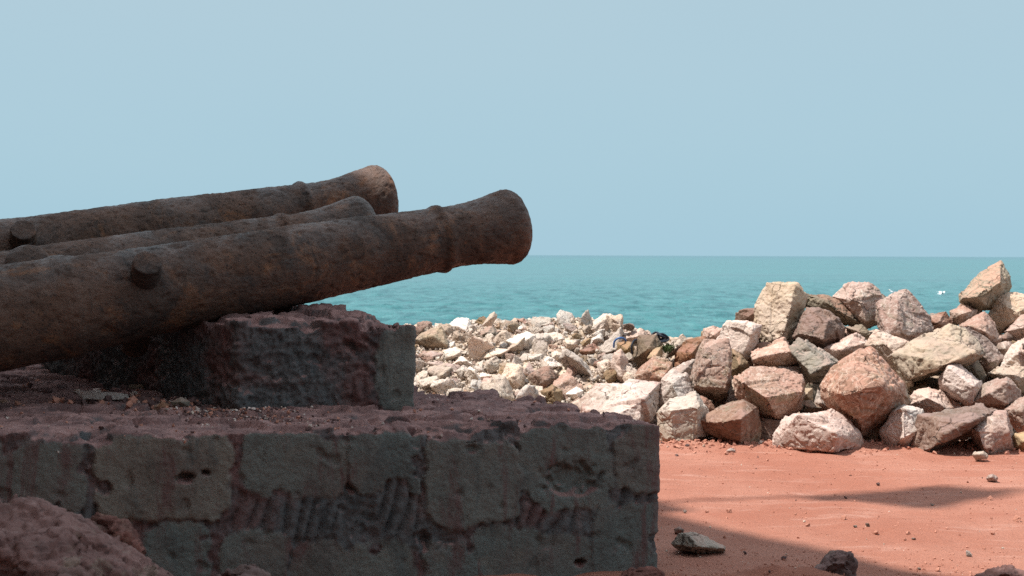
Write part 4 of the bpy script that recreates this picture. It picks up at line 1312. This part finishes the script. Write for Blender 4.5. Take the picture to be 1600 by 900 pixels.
lying('loose_stone', 'white', [(112,616),(140,613),(200,620),(204,627),(180,636),(140,632)], [(150,620,.03),(180,629,.06),(130,628,.04)], 'flat pale stone lying on the platform under the nearest cannon', 634, 300, top=True, vox=.0045)
lying('loose_stone', 'brown', [(238,632),(252,624),(268,630),(266,643),(244,645)], [(255,634,.03)], 'small brown stone right of the flat pale stone on the platform', 645, 301, top=True, vox=.004)
lying('loose_stone', 'rust', [(188,608),(204,602),(234,602),(232,612),(204,616)], [(212,608,.03)], 'dark stone behind the flat pale stone on the platform', 616, 302, top=True, vox=.004)
lying('loose_stone', 'mottled', [(-6,626),(8,621),(18,628),(14,638),(-4,638)], [(8,630,.03)], 'round pinkish stone at the left border of the platform', 638, 303, top=True, vox=.004)
lying('loose_stone', 'grey', [(266,636),(284,628),(298,636),(296,645),(270,645)], [(282,637,.03)], 'dark grey stone right of the small brown stone on the platform', 646, 304, top=True, vox=.004)
lying('loose_stone', 'grey', [(1046,850),(1058,830),(1082,829),(1136,853),(1136,863),(1096,866),(1060,860)], [(1076,836,.05),(1092,856,.10),(1130,858,.05)], 'pale angular stone in the shade beside the platform corner', 866, 310, vox=.005)
lying('loose_stone', 'mottled', [(1052,826),(1062,822),(1070,827),(1068,833),(1054,833)], [(1062,828,.02)], 'little pinkish stone behind the pale angular stone', 834, 311, vox=.004)
lying('loose_stone', 'mottled', [(1540,748),(1544,742),(1552,740),(1560,746),(1558,752),(1544,753)], [(1550,746,.03)], 'speckled grey pink stone alone on the sunlit red earth', 753, 312, vox=.004)
lying('foreground_rock', 'near', [(1262,902),(1280,884),(1300,863),(1322,861),(1336,882),(1342,930),(1262,930)], [(1300,880,.06),(1322,880,.06)], 'dark rock poking up at the bottom border below the shade edge', 928, 313, cat='rock', vox=.006)
lying('foreground_rock', 'near', [(1520,905),(1545,892),(1572,886),(1600,894),(1625,905),(1625,930),(1520,930)], [(1570,896,.06)], 'dark low rock at the bottom right corner', 926, 314, cat='rock', vox=.006)

PEB = [(1372, 756, 7, 'crumb', 'dark pebble on the far side of the lozenge shadow'), (1321, 777, 7, 'crumb', 'dark pebble on the near side of the lozenge shadow'), (1546, 781, 10, 'brown', 'brown pebble below the speckled grey pink stone'),
       (1512, 756, 5, 'brown', 'tiny pebble left of the speckled grey pink stone'), (1070, 802, 8, 'mottled', 'leftmost of three pebbles by the platform corner'), (1104, 801, 9, 'brown', 'middle one of three pebbles by the platform corner'), (1139, 803, 10, 'brown', 'rightmost of three pebbles by the platform corner'),
       (1318, 813, 11, 'brown', 'reddish pebble on the sunlit earth above a pair of pebbles'), (1336, 829, 9, 'grey', 'grey pebble, left one of a pair'), (1356, 827, 9, 'mottled', 'pinkish pebble, right one of a pair'), (1369, 836, 9, 'brown', 'flat red pebble just below the pair of pebbles'),
       (1418, 836, 8, 'brown', 'dark red pebble on the earth above two small pebbles'), (1414, 846, 6, 'brown', 'left one of two small red pebbles'), (1428, 846, 7, 'mottled', 'right one of two small pebbles'), (1551, 834, 8, 'brown', 'red pebble near the right border'),
       (1589, 813, 13, 'brown', 'flat reddish stone at the right border'), (1457, 789, 9, 'white', 'white chip on the sunlit earth below the lozenge shadow'), (1513, 870, 12, 'white', 'pale chip on the earth near the bottom right'), (1436, 888, 7, 'white', 'white chip near the bottom border'), (1466, 890, 10, 'brown', 'brown pebble near the bottom border'),
       (1262, 823, 8, 'brown', 'reddish pebble left of the sunlit pebble group'), (1490, 715, 0, None, None), (1164, 867, 9, 'crumb', 'dark pebble in the shade right of the pale angular stone'), (1225, 876, 10, 'crumb', 'dark pebble in the shade left of the dark rock')]
for (px, py, w_, tone, label) in PEB:
    if not tone: continue
    Y = CAM_H * F / (py - HZ)
    d = w_ / F * Y * 1.05
    p = P(px, py, Y); p = drop(Vector((p.x, p.y, 0)), .3)
    scatter_stone(p, d, tone, label, 'pebble', 'pebbles on the red earth', 'pebble', .12)
lying('loose_stone', 'cream', [(1518,709),(1524,705),(1538,704),(1545,711),(1542,718),(1524,719)], [(1532,710,.03)], 'small cream stone in the gap between the two right front boulders', 720, 315, vox=.005)
lying('loose_stone', 'white', [(1133,704),(1142,699),(1150,703),(1148,708),(1135,708)], [(1142,704,.02)], 'white chip at the foot of the dark brown boulder', 708, 316, vox=.004)

# the rocks close to the camera
big = [(-160,1280),(-150,800),(-60,772),(10,782),(70,800),(120,818),(165,842),(212,872),(258,905),(290,980),(290,1280)]
o = make_boulder(('near', big, [(0,860,.30),(100,900,.36),(170,940,.32),(-60,880,.3),(150,1100,.4)], 'big reddish rock out of focus in the bottom left corner', 0), 401, 'foreground_rock', 'rock', None, Y=3.3, vox=.0048, rough=1.2)
o.location.z = min(o.location.z, 0.0)
o = make_boulder(('near', [(120,826),(152,800),(186,808),(214,838),(226,872),(130,876)], [(175,830,.05)], 'orange brown knob on the edge of the big reddish corner rock', 0), 402, 'foreground_rock', 'rock', None, Y=3.38, vox=.0045, rough=1.2)
o = make_boulder(('near', [(322,1215),(338,902),(352,890),(380,885),(408,889),(422,902),(440,1215)], [(380,905,.06),(380,1100,.12)], 'rounded pink rock at the bottom border right of the big corner rock', 0), 403, 'foreground_rock', 'rock', None, Y=3.6, vox=.0048, rough=1.2)
o.location.z = min(o.location.z, 0.0)
o = make_boulder(('near', [(960,1000),(974,898),(990,889),(1020,889),(1036,896),(1060,1000)], [(1000,905,.05)], 'heaped red lump at the foot of the platform corner', 0), 404, 'foreground_rock', 'rock', None, Y=5.35, vox=.0048, rough=1.2)
o.location.z = min(o.location.z, 0.0)

# ------------------------------------------------------------------ rope, strap, weed and the two gulls
def tube(pts, rad, n=8, bm_=None, closed=False):
    bm_ = bm_ or bmesh.new()
    # Catmull-Rom through the points
    P_ = [Vector(p) for p in pts]
    path = []
    m = len(P_)
    for i in range(m if closed else m - 1):
        a, b, c_3, d = (P_[(i - 1) % m], P_[i], P_[(i + 1) % m], P_[(i + 2) % m]) if closed else (P_[max(i - 1, 0)], P_[i], P_[i + 1], P_[min(i + 2, m - 1)])
        for k in range(6):
            t = k / 6
            path.append(0.5 * ((2 * b) + (c_3 - a) * t + (2 * a - 5 * b + 4 * c_3 - d) * t * t + (3 * b - a - 3 * c_3 + d) * t ** 3))
    if not closed: path.append(P_[-1])
    rings = []
    for i, p in enumerate(path):
        t = (path[min(i + 1, len(path) - 1)] - path[max(i - 1, 0)]).normalized()
        x = t.orthogonal().normalized(); y = t.cross(x)
        if rings:
            x = (px_ - t * px_.dot(t)).normalized(); y = t.cross(x)
        px_ = x
        rings.append([bm_.verts.new(p + (x * math.cos(6.2832 * k / n) + y * math.sin(6.2832 * k / n)) * rad) for k in range(n)])
    for i in range(len(rings) - 1):
        for k in range(n):
            bm_.faces.new((rings[i][k], rings[i][(k + 1) % n], rings[i + 1][(k + 1) % n], rings[i + 1][k]))
    if not closed:
        bm_.faces.new(rings[0][::-1]); bm_.faces.new(rings[-1])
    return bm_


r_ = NT('black_rope'); M['rope'] = r_.done((0.018, 0.022, 0.032), 0.6)
r_ = NT('blue_strap'); M['strap'] = r_.done((0.05, 0.13, 0.32), 0.5)
RR = random.Random(3)
bm = bmesh.new()
for k_ in range(5):
    pts = []
    cx, cy = 1026 + RR.uniform(-5, 8), 529 + RR.uniform(-3, 4)
    for j in range(7):
        an = j * 1.1 + k_
        pts.append(P(cx + 13 * math.cos(an) * RR.uniform(.5, 1.1), cy + 9 * math.sin(an) * RR.uniform(.4, 1.1), hit(1026, 560) + .25 + RR.uniform(-.08, .08)))
    tube(pts, .009, 7, bm)
rp = link('rope_tangle', bm_mesh(bm, 'rope_tangle'), M['rope'])
set_smooth(rp.data)
tag(rp, 'tangle of black rope on the dark rusty lump at the skyline', 'rope')
yy = hit(967, 552) - .02
bm = tube([P(959, 543, yy), P(960, 534, yy - .02), P(965, 529, yy - .03), P(972, 528, yy - .02), P(977, 531, yy + .03), P(979, 538, yy + .05)], .008)
st_ = link('strap_loop', bm_mesh(bm, 'strap_loop'), M['strap']); set_smooth(st_.data)
tag(st_, 'loop of blue plastic strap arching out of the stones on the skyline', 'strap')
yy = hit(990, 556) - .05
bm = tube([P(988, 553, yy), P(987, 542, yy - .02), P(990, 533, yy), P(996, 530, yy + .05)], .008)
st_ = link('strap_loop', bm_mesh(bm, 'strap_loop'), M['rope']); set_smooth(st_.data)
tag(st_, 'short dark loop of hose left of the black rope tangle', 'hose')

r_ = NT('weed_leaf'); M['weed'] = r_.done((0.06, 0.085, 0.03), 0.7)
bm = bmesh.new()
yy = hit(1043, 556) + .1
for k_ in range(70):
    b0 = P(1043 + RR.gauss(0, 3.5), 549 + RR.uniform(-2, 3), yy + RR.uniform(-.05, .05))
    tip = b0 + Vector((RR.gauss(0, .03), RR.gauss(0, .03), RR.uniform(.03, .075)))
    mid = (b0 + tip) / 2 + Vector((RR.gauss(0, .012), RR.gauss(0, .012), .01))
    wv = Vector((RR.gauss(0, 1), RR.gauss(0, 1), 0)).normalized() * .006
    v_ = [bm.verts.new(q) for q in (b0 - wv * .5, b0 + wv * .5, mid + wv, tip, mid - wv)]
    bm.faces.new(v_)
wd = empty('weed', P(1043, 552, yy))
fo = link('foliage', bm_mesh(bm, 'foliage'), M['weed'])
fo.parent = wd; fo.matrix_parent_inverse = Matrix.Translation(-wd.location)
tag(wd, 'green weed tuft growing right beside the black rope tangle', 'plant')

gm_ = NT('gull_white'); M['gull'] = gm_.done((0.80, 0.80, 0.80), 0.7)
gm_ = NT('gull_wing'); M['gwing'] = gm_.done((0.50, 0.52, 0.55), 0.7)
gm_ = NT('gull_bill'); M['gbill'] = gm_.done((0.60, 0.35, 0.06), 0.5)


def gull(px, py, turn, label, wings_up):
    Y = (CAM_H - SEA_Z) * F / (py - HZ + 2)
    root = empty('gull', P(px, py, Y)); root.location.z = SEA_Z
    root.rotation_euler.z = turn
    root.scale = (1.15,) * 3
    tag(root, label, 'bird', 'gulls afloat on the sea')
    me_ = bpy.data.meshes.new('body')
    # tail, rump, breast, neck, head as one skin
    co_ = [(-.24, 0, .10), (-.14, 0, .07), (0, 0, .06), (.12, 0, .08), (.17, 0, .16), (.20, 0, .22), (.235, 0, .225)]
    rad_ = [(.02, .03), (.06, .05), (.085, .075), (.07, .07), (.036, .036), (.040, .040), (.022, .022)]
    me_.from_pydata(co_, [(i, i + 1) for i in range(len(co_) - 1)], [])
    ob = bpy.data.objects.new('tmp', me_); COL.objects.link(ob)
    ob.modifiers.new('s', 'SKIN'); sd = ob.modifiers.new('d', 'SUBSURF'); sd.levels = 2; sd.render_levels = 2
    for i, v_ in enumerate(me_.skin_vertices[0].data if len(me_.skin_vertices) else []):
        v_.radius = rad_[i]
    if not len(me_.skin_vertices):
        print('no skin layer')
    dg = bpy.context.evaluated_depsgraph_get()
    body = bpy.data.meshes.new_from_object(ob.evaluated_get(dg))
    bpy.data.objects.remove(ob)
    body.name = 'body'; set_smooth(body)
    link('body', body, M['gull'], root)
    for s_ in (-1, 1):
        bm_ = bmesh.new()
        if wings_up:
            pts = [(.10, .05, .12), (-.06, .05, .12), (.08, .22, .24), (-.06, .24, .22), (-.04, .46, .20), (-.10, .45, .19)]
        else:
            pts = [(.11, .075, .09), (.02, .085, .14), (-.14, .06, .13), (-.30, .02, .12), (-.12, .075, .07), (.04, .09, .06)]
        top_ = [bm_.verts.new((x, s_ * y, z)) for x, y, z in pts]
        if wings_up:
            bm_.faces.new((top_[0], top_[2], top_[3], top_[1])); bm_.faces.new((top_[2], top_[4], top_[5], top_[3]))
        else:
            bm_.faces.new((top_[0], top_[1], top_[5])); bm_.faces.new((top_[1], top_[2], top_[4], top_[5])); bm_.faces.new((top_[2], top_[3], top_[4]))
        bmesh.ops.recalc_face_normals(bm_, faces=bm_.faces)
        bmesh.ops.solidify(bm_, geom=bm_.faces[:], thickness=0.012)
        link('wing', bm_mesh(bm_, 'wing'), M['gwing'] if not wings_up else M['gull'], root)
    bm_ = bmesh.new()
    bmesh.ops.create_cone(bm_, segments=8, radius1=.012, radius2=.002, depth=.06, cap_ends=True, matrix=Matrix.Translation((.275, 0, .218)) @ Matrix.Rotation(math.pi / 2, 4, 'Y'))
    link('bill', bm_mesh(bm_, 'bill'), M['gbill'], root)


gull(1395, 454, math.radians(190), 'small white gull floating on the sea, nearer the pyramid shaped boulder', False)
gull(1471, 457, math.radians(10), 'white gull flapping on the sea left of the highest boulder', True)
